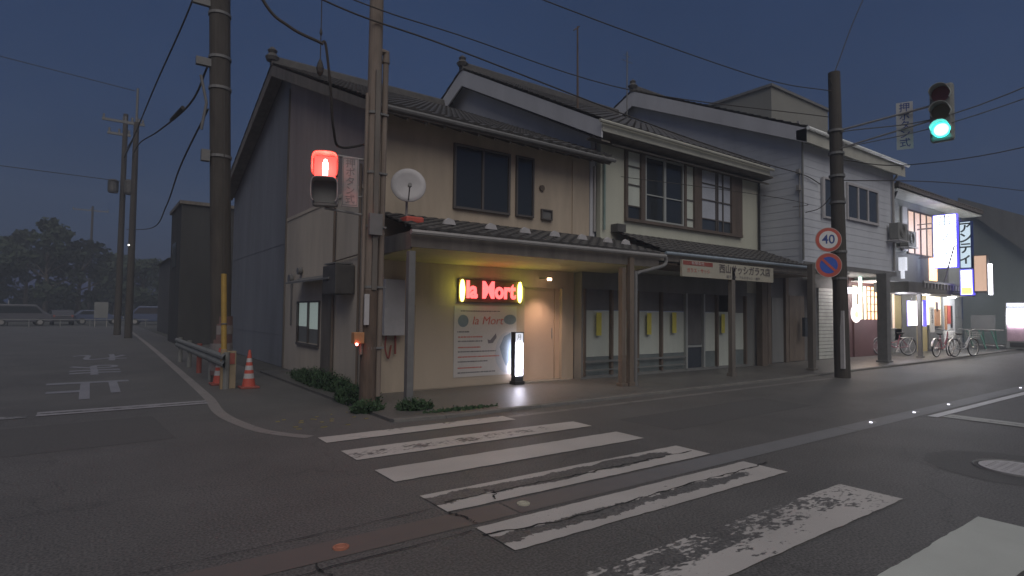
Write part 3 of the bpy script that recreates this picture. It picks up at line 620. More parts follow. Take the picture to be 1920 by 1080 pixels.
# satellite dish
t = thing('satellite_dish', (4.6,9.6,3.2), "round pale satellite dish on the left end of the corner canopy", 'satellite dish')
c = Vector((4.55,9.45,3.88)); nrm = Vector((-.36,-.92,.12)).normalized(); u = nrm.orthogonal().normalized(); q = nrm.cross(u); mbd = MB(); N = 36
prof = [(0,-.055),(.12,-.045),(.22,-.022),(.31,.0),(.315,-.012),(.2,-.045),(.0,-.075)]
for (r_, h) in prof:
    for k in range(N): a = 2*math.pi*k/N; mbd.v.append(c + (u*math.cos(a)+q*math.sin(a))*max(r_,.001) + nrm*h)
for i in range(len(prof)-1):
    for k in range(N): mbd.f.append((i*N+k, i*N+(k+1)%N, (i+1)*N+(k+1)%N, (i+1)*N+k))
mbd.build('reflector', MT['whited'], t, smooth=True)
MB().tube([c-nrm*.05, c-nrm*.14, (4.60,9.62,3.66),(4.60,9.62,3.15)], .022, 8).build('mast', MT['steel'], t)
MB().tube([c+Vector((0,0,-.30)), c+nrm*.30+Vector((0,0,-.10))], .012, 6).disc(c+nrm*.26+Vector((0,0,-.10)), nrm, .035, .07, 12).build('feed_arm', MT['steeld'], t)

# ================================================================== BUILDING B (sash shop)
tB = thing('sash_shop', (13.7,10.3,0), "two-storey cream shop with long brown upstairs window and glass front", 'building')
yE, zE, yR, zR, yE2, zE2 = 9.72, 6.20, 16.2, 9.62, 22.0, 6.85
house_shell(tB, 10.2, 17.2, 10.3, 21.8, 0, yE, zE, yR, zR, yE2, zE2, None, None, 9.62, 16.95, MT['tile'])
sf = (zR-zE)/(yR-yE); sb = (zR-zE2)/(yE2-yR)
def zr(y): return (zE + (y-yE)*sf if y <= yR else zE2 + (yE2-y)*sb) - 0.12
w = MB(); w.box(10.2,11.10,10.3,10.45,2.67,6.3).box(16.20,17.3,10.3,10.45,2.3,6.3).box(11.10,16.20,10.3,10.45,2.67,4.08).box(11.10,16.20,10.3,10.45,5.84,6.3); w.build('front_wall', MT['cream'], tB)
s = MB(); s.prism([(10.0,10.46,0),(10.0,21.8,0),(10.0,21.8,zr(21.8)),(10.0,yR,zr(yR)),(10.0,10.46,zr(10.46))], (0.15,0,0)); s.build('gable_wall', MT['gable'], tB)
g = MB(); x = 9.64; g.prism([(x,yE,zE-.02),(x,yR,zR-.02),(x,yR,zR-.55),(x,yE,zE-.42)], (0.05,0,0)); g.prism([(x,yR,zR-.02),(x,yE2,zE2-.02),(x,yE2,zE2-.42),(x,yR,zR-.55)], (0.05,0,0)); g.build('barge_board', MT['gable'], tB)
g = MB(); g.prism([(9.69,yE+.05,zE-.45),(9.69,yR,zR-.57),(9.69,yR,zR-.60),(9.69,yE+.05,zE-.48)], (0.3,0,0)); g.build('verge_soffit', MT['wood'], tB)
MB().box(9.66,16.92,9.70,9.74,zE-.26,zE-.02).build('fascia', MT['fascia'], tB)
MB().tube([(9.5,9.62,zE-.06),(17.0,9.62,zE-.08)], .045, 8).build('gutter', MT['fascia'], tB)
MB().prism([(9.7,9.745,zE-.24),(9.7,10.29,zE-.30),(9.7,10.29,zE-.34),(9.7,9.745,zE-.28)], (7.5,0,0)).build('eave_soffit', MT['wood'], tB)
MB().prism([(10.25,9.95,5.80),(10.25,10.295,5.96),(10.25,10.295,5.88),(10.25,9.95,5.76)], (7.05,0,0)).build('window_hood', MT['wood'], tB)
g = MB(); g.lathe((9.66,yR,zR+.1), [(.14,0),(.2,.1),(.1,.2),(.13,.28),(.04,.36)], 10); g.build('ridge_ornament', MT['tile'], tB)
MB().tube([(17.22,10.24,6.0),(17.22,10.24,3.5)], .035, 8).build('downpipe', MT['black'], tB)
MB().tube([(10.28,10.24,5.5),(10.28,10.24,3.7)], .03, 8).build('downpipe', mat("green_grey_pipe", (.22,.30,.28), .6), tB)
# long brown window with white sashes: frame, mullions and panes
wf = MB(); wf.box(11.04,16.26,10.20,10.31,4.00,4.08).box(11.04,16.26,10.22,10.31,5.84,5.90)
for x0, x1 in ((11.04,11.12),(11.62,11.78),(13.42,13.52),(13.88,14.22),(15.70,16.26)): wf.box(x0,x1,10.22,10.31,4.08,5.84)
wf = wf.build('window', mat("brown_window_timber", (.12,.095,.08), .7, .25, 4.0, streak=True), tB)
MB().box(11.12,11.62,10.285,10.295,4.40,5.84).build('pane', MT['curtain'], wf); MB().box(11.12,11.62,10.285,10.295,4.08,4.39).build('pane', MT['glass'], wf)
MB().box(11.78,13.42,10.285,10.295,4.08,5.84).build('pane', MT['glass'], wf)
MB().box(13.52,13.88,10.285,10.295,4.08,5.84).build('pane', MT['curtain'], wf)
MB().box(14.22,15.70,10.285,10.295,4.42,5.84).build('pane', mat("frosted_pane", (0.44, 0.47, 0.53), .4, .1, 2.0), wf); MB().box(14.22,15.70,10.285,10.295,4.08,4.41).build('pane', MT['glassb'], wf)
sa = MB(); sa.box(11.80,11.85,10.24,10.28,4.08,5.84).box(13.36,13.41,10.24,10.28,4.08,5.84).box(12.56,12.64,10.235,10.28,4.08,5.84).box(11.85,13.36,10.24,10.28,5.79,5.84).box(11.85,13.36,10.24,10.28,4.08,4.13).box(11.85,13.36,10.25,10.275,4.78,4.81); sa.build('white_sash', MT['alu'], wf)
sb_ = MB()
for x in (14.94,15.02,15.28): sb_.box(x,x+.04,10.25,10.28,4.08,5.84)
for z in (4.40,4.96,5.44): sb_.box(14.22,15.70,10.255,10.28,z,z+.03).box(11.12,11.62,10.255,10.28,z,z+.03)
for z in (4.30,4.85): sb_.box(13.52,13.88,10.255,10.28,z,z+.03)
build_each(sb_, 'sash_bar', MT['alub'], wf)
# pent roof over the arcade
cn = tile_roof(10.64, 17.75, 8.82, 3.10, 10.29, 3.66, .24, .24, .03).build('canopy_roof', MT['tile'], tB)
MB().box(10.66,17.70,8.90,10.28,2.80,2.83).build('canopy_ceiling', MT['woodmid'], cn)
MB().box(10.64,17.74,8.84,8.88,2.86,3.06).build('canopy_beam', MT['wood'], cn)
MB().tube([(10.8,8.76,3.04),(17.85,8.76,3.06)], .04, 8).build('canopy_gutter', mat("blue_grey_gutter", (.26,.31,.36), .6), cn)
MB().box(10.55,10.85,10.05,10.28,3.66,3.86).build('roof_end_tile', MT['tile'], cn)
for x, wd, m_ in ((9.62,.13,MT['woodmid']), (13.45,.15,MT['wood'])):
    MB().box(x-wd/2, x+wd/2, 8.72, 8.72+.12, .02, 2.85).box(x-wd/2-.03,x+wd/2+.03,8.70,8.87,.02,.12).build('canopy_post', m_, cn, bevel=.008)
# glass shop front
g = MB(); g.box(9.52,9.60,10.24,10.50,0.03,2.66).box(9.60,16.5,10.24,10.36,2.20,2.66).box(9.60,16.5,10.24,10.36,.03,.10).box(16.42,17.3,10.28,10.4,0.03,2.3); sfm = g.build('shopfront_frame', MT['slate'], tB)
xs = [9.62, 10.55, 11.50, 12.45, 13.50, 14.30, 14.95, 15.70, 16.42]
for i, x in enumerate(xs): MB().box(x-.035, x+.035, 10.21, 10.30, .10, 2.20).build('mullion', MT['alu'] if i in (4,5,7) else MT['woodmid'], sfm)
for i in range(len(xs)-1):
    a, b = xs[i]+.035, xs[i+1]-.035
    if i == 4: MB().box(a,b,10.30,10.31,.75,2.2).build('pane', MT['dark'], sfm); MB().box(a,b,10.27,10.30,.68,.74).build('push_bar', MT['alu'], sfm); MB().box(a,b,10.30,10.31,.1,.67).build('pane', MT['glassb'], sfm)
    elif i == 6: MB().box(a,b,10.30,10.31,.1,1.7).build('pane', MT['curtain'], sfm)
    else: MB().box(a,b,10.30,10.31,.55,1.68).build('pane', MT['curtain'], sfm); MB().box(a,b,10.30,10.31,.1,.54).build('kick_panel', mat("blue_grey_panel", (.17,.20,.20), .6), sfm); MB().box(a,b,10.30,10.31,1.69,2.2).build('pane', MT['darkpanel'], sfm)
MB().box(9.62,13.4,10.18,10.20,.42,.47).box(9.62,13.4,10.18,10.20,.22,.25).build('lower_rail', MT['slate'], sfm)
for i, (x, z) in enumerate(((9.98,1.35),(11.82,1.35),(12.85,1.38),(15.1,1.35))):
    tag(MB().box(x,x+.17,10.195,10.205,z-.28,z+.28).build('paper_notice', MT['yellowp']), ("yellow paper notice on the leftmost glass panel beside the warm doorway", "yellow paper notice on the glass just right of the doubled arcade posts", "yellow paper notice just left of the dark open doorway", "yellow paper notice on the glass right of the dark doorway")[i], 'notice', 'yellow notices on the glass front')
# long signboard under the canopy
t = thing('shop_signboard', (13.3,8.8,2.7), "long white signboard with dark lettering hung under the tiled canopy", 'signboard')
MB().box(11.35,15.35,8.72,8.78,2.52,2.92).build('board', mat("signboard_cream", (.36,.34,.28), .7, .08, 3), t)
MB().box(11.38,12.55,8.715,8.72,2.80,2.90).build('red_band', MT['redd'], t)
text('company_lettering', "有限会社", (11.95,8.712,2.85), XP, ZP, .085, MT['poster'], t, ext=.001, wide=1.5)
text('lettering', "西山サッシガラス店", (14.0,8.712,2.77), XP, ZP, .24, mat("sign_dark_letters", (.10,.085,.09), .6), t, ext=.002, wide=1.10, bold=.01)
text('small_lettering', "ガラス・サッシ", (11.98,8.712,2.67), XP, ZP, .12, MT['ptxt'], t, ext=.001, wide=1.1)
text('small_lettering', "硝子工事・アルミサッシ・網戸", (13.9,8.712,2.585), XP, ZP, .085, MT['pblk'], t, ext=.001, wide=1.3)

# ================================================================== BUILDING C (white lap siding)
tC = thing('white_sided_house', (20.8,9.0,0), "white house clad in lap boards whose upper storey overhangs the arcade", 'building')
yE, zE, yR, zR, yE2, zE2 = 8.62, 7.22, 15.5, 10.45, 22.0, 7.5
house_shell(tC, 17.4, 24.1, 8.97, 21.8, 0, yE, zE, yR, zR, yE2, zE2, None, None, 17.05, 24.25, MT['tile'])
sf = (zR-zE)/(yR-yE); sb = (zR-zE2)/(yE2-yR)
def zr(y): return (zE + (y-yE)*sf if y <= yR else zE2 + (yE2-y)*sb) - 0.12
def prof(z):
    a = 8.985 if z <= zr(8.97) else 8.97 + (z - zr(8.97))/sf; b = 21.8 if z <= zr(21.8) else 21.8 - (z - zr(21.8))/sb
    return (min(a, yR), max(b, yR))
MB().box(17.42,24.1,8.99,21.7,3.2,6.95).build('upper_core', MT['darkpanel'], tC)
tri_laps_yz(17.38, prof, 3.2, zR-.14, .23, .008).build('side_wall', MT['siding'], tC)
l1 = lap_x(17.38,24.1,8.96,3.2,7.15,.23,.008); l1.build('front_wall', MT['siding'], tC)
MB().box(17.35,17.41,8.925,8.975,3.2,7.2).build('corner_trim', MT['siding'], tC)
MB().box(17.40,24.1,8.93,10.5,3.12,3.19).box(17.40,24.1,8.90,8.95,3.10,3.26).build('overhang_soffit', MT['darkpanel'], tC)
x = 17.06; g = MB(); g.prism([(x,yE,zE-.02),(x,yR,zR-.02),(x,yR,zR-.60),(x,yE,zE-.45)], (0.05,0,0)); g.prism([(x,yR,zR-.02),(x,yE2,zE2-.02),(x,yE2,zE2-.42),(x,yR,zR-.6)], (0.05,0,0)); g.build('barge_board', MT['gable'], tC)
MB().prism([(17.06,yE-.02,zE-.44),(17.06,8.93,zE-.30),(17.06,8.93,zE-.02),(17.06,yE-.02,zE-.02)], (7.15,0,0)).build('boxed_eave', MT['fascia'], tC)
MB().tube([(17.0,yE-.08,zE-.04),(24.35,yE-.08,zE-.02)], .055, 8).build('gutter', mat("white_gutter", (0.85, 0.88, 0.85), .35), tC)
g = MB(); x = 17.3
while x < 24: g.box(x,x+.07,yE+.35,yE+.41,zE+.14,zE+.34); x += .55
build_each(g, 'snow_stop', MT['steel'], tC)
g = MB(); g.lathe((17.1,yR,zR+.1), [(.14,0),(.2,.1),(.1,.2),(.13,.28),(.04,.36)], 10); g.build('ridge_ornament', MT['tile'], tC)
MB().tube(pathline([(23.9,8.56,7.1),(23.95,8.75,6.85),(23.85,8.88,6.6)],4)+[Vector((23.85,8.88,3.3))], .045, 8).build('downpipe', MT['steel'], tC)
MB().tube([(17.36,8.9,6.9),(17.36,8.9,3.3)], .03, 8).build('corner_pipe', MT['slate'], tC)
window(tC, 18.75, 20.0, 4.78, 5.98, 8.955, 2, MT['whited'], MT['glassb'], .06); window(tC, 20.35, 22.60, 4.92, 6.02, 8.955, 3, MT['whited'], MT['glassb'], .08)
MB().box(18.55,18.62,8.86,8.92,4.7,6.0).build('shutter_rail', MT['whited'], tC)
# ground floor set back behind the posts
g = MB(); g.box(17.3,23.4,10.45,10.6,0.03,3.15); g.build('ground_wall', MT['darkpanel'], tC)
g = MB(); z = .05
while z < 2.6: g.box(21.35,22.4,10.41,10.44,z,z+.11); z += .13
g.build('roller_shutter', mat("pale_shutter", (.50,.52,.48), .6), tC)
for x in (17.9,19.0,20.6): MB().box(x,x+.2,10.36,10.45,.03,2.9).build('pilaster', MT['woodmid'], tC)
MB().box(18.2,18.9,10.40,10.44,.05,2.2).build('panel_door', MT['slate'], tC); MB().box(19.3,20.3,10.40,10.44,.05,2.3).build('panel_door', MT['woodmid'], tC)
MB().box(16.95,17.25,10.0,10.2,.03,2.9).build('partition', MT['woodmid'], tC)
MB().box(19.75,19.95,10.1,10.2,.9,1.55).build('meter_box', MT['glassb'], tC)
g = MB(); g.box(23.4,27.7,10.45,10.6,2.85,3.3).box(23.4,24.1,10.45,10.6,.03,2.85); g.build('shop_wall', MT['maroon'], tC)
MB().box(24.1,26.75,10.40,10.5,.03,1.50).build('maroon_base', MT['maroon'], tC)
MB().box(24.1,25.3,10.46,10.5,1.50,2.82).build('lit_window', EM['room2'], tC)
MB().box(25.35,26.7,10.46,10.5,1.50,2.82).build('lit_window', EM['shelf'], tC)
g = MB()
for x in (24.5,24.95,25.3,25.65,26.0,26.35): g.box(x,x+.05,10.42,10.455,1.50,2.82)
for z in (1.8,2.1,2.4,2.65): g.box(25.35,26.7,10.42,10.455,z,z+.035)
build_each(g, 'window_bar', MT['woodmid'], tC)
MB().box(26.8,27.7,10.42,10.6,.03,2.85).build('dark_door', MT['darkpanel'], tC)
for x, wd, m_, y in ((17.0,.16,MT['wood'],8.50), (22.42,.32,MT['steeld'],8.70), (26.25,.14,MT['steeld'],8.92)):
    MB().box(x-wd/2, x+wd/2, y-wd/2, y+wd/2, .02, 3.12 if x < 25 else 2.7).box(x-wd/2-.04,x+wd/2+.04,y-wd/2-.04,y+wd/2+.04,.02,.09).build('arcade_post', m_, tC, bevel=.01)
for x, nm in ((23.2,0),(25.0,1)):
    l = bpy.data.lights.new("shop", 'POINT'); l.energy = 28; l.color = (1,.85,.78); l.shadow_soft_size = .2; o = bpy.data.objects.new("shop_light", l); col.objects.link(o); o.location = (x,9.95,2.6)
t = thing('globe_lamp', (22.55,9.9,2.55), "pair of glowing round globes under the arcade of the white house", 'lamp')
for dx in (0,.55): MB().lathe((22.55+dx,9.9,2.44), [(.01,0),(.09,.03),(.13,.12),(.09,.21),(.01,.24)], 14).build('globe', EM['signw'], t, smooth=True)
MB().tube([(22.4,9.9,2.72),(23.3,9.9,2.72)], .015, 6).tube([(22.55,9.9,2.68),(22.55,9.9,3.1)], .012, 6).build('bracket', MT['steeld'], t)
t = thing('oval_sign', (22.8,9.75,1.7), "oval white lantern sign with orange mark hanging below the globes", 'sign')
MB().disc((22.85,9.8,1.72), (-.7,-.7,0), .17, .05, 24, ry=.33).build('face', EM['orangeoval'], t); MB().disc((22.81,9.76,1.68), (-.7,-.7,0), .07, .02, 16, ry=.14).build('mark', EM['shelf'], t); MB().tube([(22.85,9.8,2.05),(22.85,9.8,2.45)], .01, 6).build('hanger', MT['black'], t)
tag(MB().box(23.2,23.28,9.76,9.84,2.35,3.08).build('neon_tube', EM['neongreen']), "upright pale green neon tube above the glowing globes", 'neon tube')

# ================================================================== BUILDING D (bar with projecting signs)
tD = thing('snack_bar_building', (28.8,9.6,0), "pale end building with lit upstairs window and projecting white signs", 'building')
cr = mat("pale_lit_plaster", (.42,.44,.42), .85, .08, 1.5, streak=True)
MB().box(24.3,33.3,9.6,9.75,2.95,6.5).build('front_wall', cr, tD); MB().box(24.0,36.3,9.4,10.5,2.96,3.0).build('arcade_ceiling', MT['white'], tD); MB().box(24.3,24.45,9.75,15,3.02,6.5).build('side_wall', cr, tD); MB().box(33.15,33.3,9.75,15,3.02,6.7).build('side_wall', cr, tD)
MB().prism([(24.15,8.80,6.48),(24.15,15.2,7.2),(24.15,15.2,7.36),(24.15,8.80,6.60)], (9.6,0,0)).build('roof', MT['tile2'], tD)
g = MB(); x = 24.2
while x < 33.6: g.tube([(x,8.78,6.60),(x,8.9,6.64)], .055, 6); x += .26
build_each(g, 'eave_tile', MT['tile2'], tD)
MB().box(24.2,33.7,8.86,9.59,6.38,6.42).build('eave_soffit', mat("white_soffit", (.62,.64,.60), .7), tD)
MB().tube(pathline([(24.3,8.86,6.5),(24.9,9.2,6.3),(25.3,9.5,6.0),(25.35,9.53,5.6)],4)+[Vector((25.35,9.53,3.2))], .045, 8).build('downpipe', MT['black'], tD)
MB().box(24.5,31.5,9.54,9.6,3.0,4.2).build('lower_cladding', MT['slate'], tD)
wd_ = window(tD, 27.1, 30.4, 4.25, 6.0, 9.6, 5, MT['alub'], EM['room'], .07); 
MB().box(26.45,26.95,9.52,9.58,4.3,6.1).build('white_shutter', MT['white'], tD)
MB().box(29.2,30.0,9.50,9.56,3.2,4.2).build('lit_notice', EM['shelf'], tD)
can = MB().box(23.9,31.0,8.45,9.6,2.52,2.90).build('canopy', MT['tile'], tD)
MB().box(25.2,31.1,8.40,8.46,2.90,2.98).build('canopy_rail', MT['steel'], can)
g = MB()
x = 25.3
while x < 30.6: g.box(x,x+.05,8.40,8.448,2.70,2.90); x += .33
build_each(g, 'rail_bracket', MT['whited'], can)
g = MB(); g.box(27.7,36.4,10.5,10.65,2.62,2.95).box(27.7,28.9,10.5,10.65,.03,1.1).box(35.3,36.3,10.46,10.65,.03,2.62).box(30.3,30.45,10.48,10.65,.03,2.62).box(33.55,33.75,10.46,10.65,.03,2.62); g.build('shop_wall', MT['slate'], tD)
MB().box(27.75,28.15,10.50,10.6,1.1,2.6).build('lit_window', EM['room'], tD); MB().box(28.15,28.85,10.50,10.6,.6,2.55).build('curtain', MT['paleyel'], tD); MB().box(28.9,30.3,10.48,10.6,.03,2.62).build('dark_door', MT['darkpanel'], tD)
MB().box(30.45,31.75,10.50,10.6,.03,2.62).build('pale_yellow_door', MT['paleyel'], tD)
MB().box(31.75,33.55,10.52,10.6,1.25,2.62).build('lit_window', EM['room2'], tD); MB().box(33.75,35.3,10.46,10.6,.03,2.62).build('white_wall_panel', MT['white'], tD)
for x0, x1, z0, z1, m_ in ((31.9,32.45,.9,2.1,MT['poster']), (32.55,33.2,1.2,2.0,MT['orange']), (32.7,32.95,1.9,2.35,MT['maroon']), (34.2,34.6,1.3,2.2,MT['red']), (33.85,34.1,1.0,2.2,MT['orange']), (34.65,34.85,1.1,2.2,MT['black']), (35.5,35.9,1.6,2.2,MT['darkpanel'])):
    MB().box(x0,x1,10.42,10.455,z0,z1).build('wall_notice', m_, tD)
text('notice_lettering', "営\n業\n中", (32.17,10.415,1.62), XP, ZP, .26, MT['black'], tD, ext=.001)
MB().box(31.75,33.5,10.43,10.5,.1,1.0).build('dark_kick_panel', MT['dark'], tD)
for x, y, e, c in ((25.6,9.3,32,(.9,.9,1)), (28.0,9.3,32,(1,.95,.82)), (31.2,9.3,40,(1,.95,.85)), (34.2,9.3,55,(.92,.95,1))):
    l = bpy.data.lights.new("bar", 'POINT'); l.energy = e; l.color = c; l.shadow_soft_size = .15; o = bpy.data.objects.new("bar_light", l); col.objects.link(o); o.location = (x,y,2.45)
for i, (x, y, lab) in enumerate(((25.4,9.5,"left glowing tube lamp under the bar canopy beside the wide post"), (27.5,9.6,"yellow-white tube lamp under the bar canopy left of the hanging lit box"), (33.0,9.9,"right tube lamp under the bar canopy above the white wall panel"))):
    t = thing('tube_lamp', (x,y,2.58), lab, 'lamp', 'tube lamps under the bar canopy')
    MB().box(x-.55,x+.55,y-.06,y+.06,2.60,2.655).build('housing', MT['white'], t); MB().tube([(x-.5,y,2.57),(x+.5,y,2.57)], .03, 8).build('tube', EM['tube'] if i != 1 else EM['neonyel'], t)
# hanging lit box sign under canopy
t = thing('hanging_lit_box', (27.0,9.3,1.3), "plain glowing white box sign hanging under the bar canopy", 'lit sign')
MB().box(26.5,26.7,8.90,9.40,1.28,2.24).build('lit_face', EM['signw'], t); MB().box(26.48,26.72,8.85,8.90,1.25,2.27).box(26.48,26.72,9.40,9.44,1.25,2.27).build('frame', EM['edge'], t); MB().tube([(26.6,9.0,2.27),(26.6,9.0,2.66)], .015, 6).tube([(26.6,9.3,2.27),(26.6,9.3,2.66)], .015, 6).build('hanger', MT['steeld'], t)  # blue glowing frame imitates a lens colour fringe
def blade_sign(name, x, y0, y1, z0, z1, face, lab, txt=None, tm=None, size=.5, edge=None, tz=None, line=.95, grp=None, cat='projecting sign', th=.22):
    t = thing(name, (x,(y0+y1)/2,z0), lab, cat, grp)
    MB().box(x,x+th,y0+.03,y1-.03,z0+.03,z1-.03).build('lit_face', face, t)
    MB().box(x-.012,x+th+.012,y0,y0+.03,z0,z1).box(x-.012,x+th+.012,y1-.03,y1,z0,z1).box(x-.012,x+th+.012,y0+.03,y1-.03,z0,z0+.03).box(x-.012,x+th+.012,y0+.03,y1-.03,z1-.03,z1).build('frame', edge or MT['steeld'], t)
    if txt: text('lettering', txt, (x-.004,(y0+y1)/2,tz or (z0+z1)/2), (0,-1,0), ZP, size, tm or MT['pblk'], t, ext=.003, line=line, bold=.022)
    return t
t = blade_sign('projecting_sign', 28.0, 8.18, 8.98, 3.62, 5.80, EM['signw'], "largest blazing white projecting sign beside the lit upstairs window", "串\nノ\nゞ", MT['black'], .50, EM['edge'], 4.85, 1.3)  # frame glows blue as a lens colour fringe
build_each(MB().tube([(28.1,9.0,5.3),(28.1,9.58,5.3)], .03, 6).tube([(28.1,9.0,4.1),(28.1,9.58,4.1)], .03, 6).tube([(27.9,8.6,3.05),(27.95,8.25,4.5)], .035, 6), 'bracket', MT['steel'], t)
for dx in (-.35, .6):
    l = bpy.data.lights.new("sign", 'AREA'); l.energy = 45; l.color = (.74,.86,1); l.shape = 'RECTANGLE'; l.size = .7; l.size_y = 2.0; o = bpy.data.objects.new("sign_glow", l); col.objects.link(o); o.location = (28.1+dx*.4,8.58,4.7); o.rotation_euler = (R(90),0,R(-90) if dx < 0 else R(90))
t = blade_sign('projecting_sign', 28.0, 7.70, 8.10, 3.56, 5.44, EM['ansign'], "pale blue-grey projecting sign with four dark katakana letters", "ア\nン\nテ\nィ", MT['black'], .46, MT['navytxt'], 4.55, .90)
MB().tube([(28.1,8.0,5.5),(28.1,9.58,5.5)], .02, 6).build('bracket', MT['steel'], t)
t = blade_sign('projecting_sign', 28.0, 7.68, 8.10, 2.50, 3.52, EM['andy'], "small bright sign with yellow foot directly below the katakana sign", "バー", MT['pblk'], .17, EM['edge'], 3.2)  # blue lens fringe put into the frame as emission
MB().box(27.985,27.998,7.72,8.06,2.54,2.80).build('yellow_patch', EM['andyy'], t)
t = blade_sign('projecting_sign', 28.0, 7.22, 7.66, 2.62, 4.06, EM['tanlit'], "tan coloured blank sign panel, rightmost of the projecting signs", None, edge=MT['steeld'])
MB().box(28.0,28.2,7.12,7.20,2.5,3.7).build('bright_edge', EM['signw'], t); MB().tube([(28.1,7.2,2.58),(28.1,8.4,2.62)], .02, 6).build('bracket', MT['steeld'], t)
tag(MB().box(24.55,24.75,8.78,9.0,3.35,3.85).box(24.6,24.7,8.85,8.95,3.05,3.35).build('wall_light_box', EM['signc']), "small pale lit box on the pipe between the white house and the bar", 'lit box')
for x, y, lab in ((23.4,8.72,"grey air conditioner unit on brackets at the right corner of the white house"), (25.9,9.3,"air conditioner unit on brackets left of the lit upstairs window")):
    t = thing('air_conditioner', (x,y,4.4), lab, 'air conditioner', 'outdoor air conditioner units')
    MB().box(x,x+.82,y-.16,y+.14,4.42,5.02).build('casing', MT['slate'], t, bevel=.015)
    MB().ring((x+.33,y-.17,4.72), YN, .22, .015, 24, 4).ring((x+.33,y-.17,4.72), YN, .13, .01, 20, 4).build('fan_grille', MT['steeld'], t)
    MB().box(x-.05,x+.87,y-.2,y+.22,4.36,4.40).build('bracket', MT['whited'], t)

# ================================================================== far buildings
t = thing('flat_roofed_building', (27,15.4,0), "grey flat-topped block rising behind the white house roof", 'building')
MB().box(24.64,29.9,14.02,17.2,0,12.0).build('wall', mat("grey_block", (0.22, 0.22, 0.20), .85, .08, .7), t); MB().box(24.55,30.0,13.93,17.3,12.0,12.12).build('roof_edge', MT['darkpanel'], t)
t = thing('large_hall', (46,11,0), "large grey-green metal hall beyond the bar at the right edge", 'building')
MB().prism([(45,5.0,0),(45,12.9,0),(45,12.9,8.8),(45,5.9,1.5),(45,5.0,1.5)], (30,0,0)).build('wall', MT['farwall'], t)
MB().prism([(44.7,12.95,8.85),(44.7,12.95,9.3),(44.7,9.8,7.75),(44.7,5.0,5.6),(44.7,5.0,1.6),(44.7,5.9,1.6)], (30.4,0,0)).build('roof', MT['slate'], t)
t = thing('dark_warehouse', (6.5,32,0), "dark flat-topped house behind the left concrete pole", 'building')
MB().box(3.2,10,30,34,0,6.4).build('wall', mat("dark_streaked_boards", (.045,.045,.045), .9, .3, 1.0, streak=True), t); MB().box(3.1,10.1,29.9,34.1,6.4,6.55).build('roof_edge', MT['wood'], t); MB().box(3.17,3.2,31.5,33,3.6,4.8).build('window', MT['glass'], t)  # walls in one dark streaked tone
t = thing('far_house', (6.5,48,0), "low dark house farthest along the left side street", 'building')
MB().box(4.0,10,42,50,0,4.8).build('wall', MT['tile'], t); MB().prism([(3.8,41.7,4.8),(10.2,41.7,4.8),(6.9,41.7,5.9)], (0,8.6,0)).build('roof', MT['tile'], t)
# ================================================================== POLES, SIGNALS, SIGNS
def rod(t, name, pts, r, m_, n=10): return MB().tube(pts, r, n).build(name, m_, t)
# big left concrete pole
t = thing('utility_pole', (2.5,14.4,0), "thick dark concrete pole behind the guardrail, nearest on the left", 'utility pole', 'utility poles')
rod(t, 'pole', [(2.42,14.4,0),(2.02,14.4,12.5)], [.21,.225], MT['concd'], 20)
g = MB()
for z, r_ in ((5.05,.24),(6.6,.24),(7.3,.24),(8.3,.24)): g.tube([(2.42-.032*z,14.4,z-.03),(2.42-.032*z,14.4,z+.03)], r_, 18)
g.box(1.86,2.03,14.25,14.40,4.9,5.15).box(1.70,2.0,14.3,14.42,7.05,7.22).box(1.6,2.0,14.32,14.42,8.42,8.55).tube([(1.80,14.3,6.8),(1.93,14.3,6.2),(1.85,14.35,5.6)], .03, 6); build_each(g, 'clamp', MT['steeld'], t)
sl = MB()
for z in (.25,.65,1.05): sl.tube([(2.412,14.4,z),(2.408,14.4,z+.2)], .228, 20)
MB().tube([(2.413,14.4,.15),(2.40,14.4,1.45)], .222, 20).build('red_band', mat("dull_red_band", (.15,.09,.085), .7), t)
build_each(sl, 'pale_band', mat("dull_pale_band", (.20,.18,.18), .7), t)
# yellow guarded stay wire
t = thing('stay_wire', (2.3,13.2,0), "slim stay wire in a yellow plastic guard in front of the thick left pole", 'stay wire')
rod(t, 'wire', [(2.26,13.15,0.05),(2.22,13.9,6.4)], .012, MT['cable'], 6); rod(t, 'yellow_guard', [(2.26,13.18,0.55),(2.24,13.38,2.35)], .055, MT['yellow'], 12); rod(t, 'guard_joint', [(2.255,13.25,1.28),(2.255,13.26,1.31)], .06, MT['wood'], 12)
# stub post at the rail end
t = thing('marker_post', (2.32,12.95,0), "short pale wooden marker post at the near end of the guardrail", 'post')
MB().box(2.27,2.44,12.9,13.0,0,.76).build('board', mat("stub_cream", (.27,.22,.15), .85, .2, 6, streak=True), t, bevel=.008); MB().box(2.16,2.26,12.91,12.99,0,.80).build('dark_board', mat("stub_tan", (.30,.22,.13), .85, .2, 6, streak=True), t); MB().box(2.30,2.41,12.885,12.899,.5,.72).build('red_reflector', MT['redd'], t)
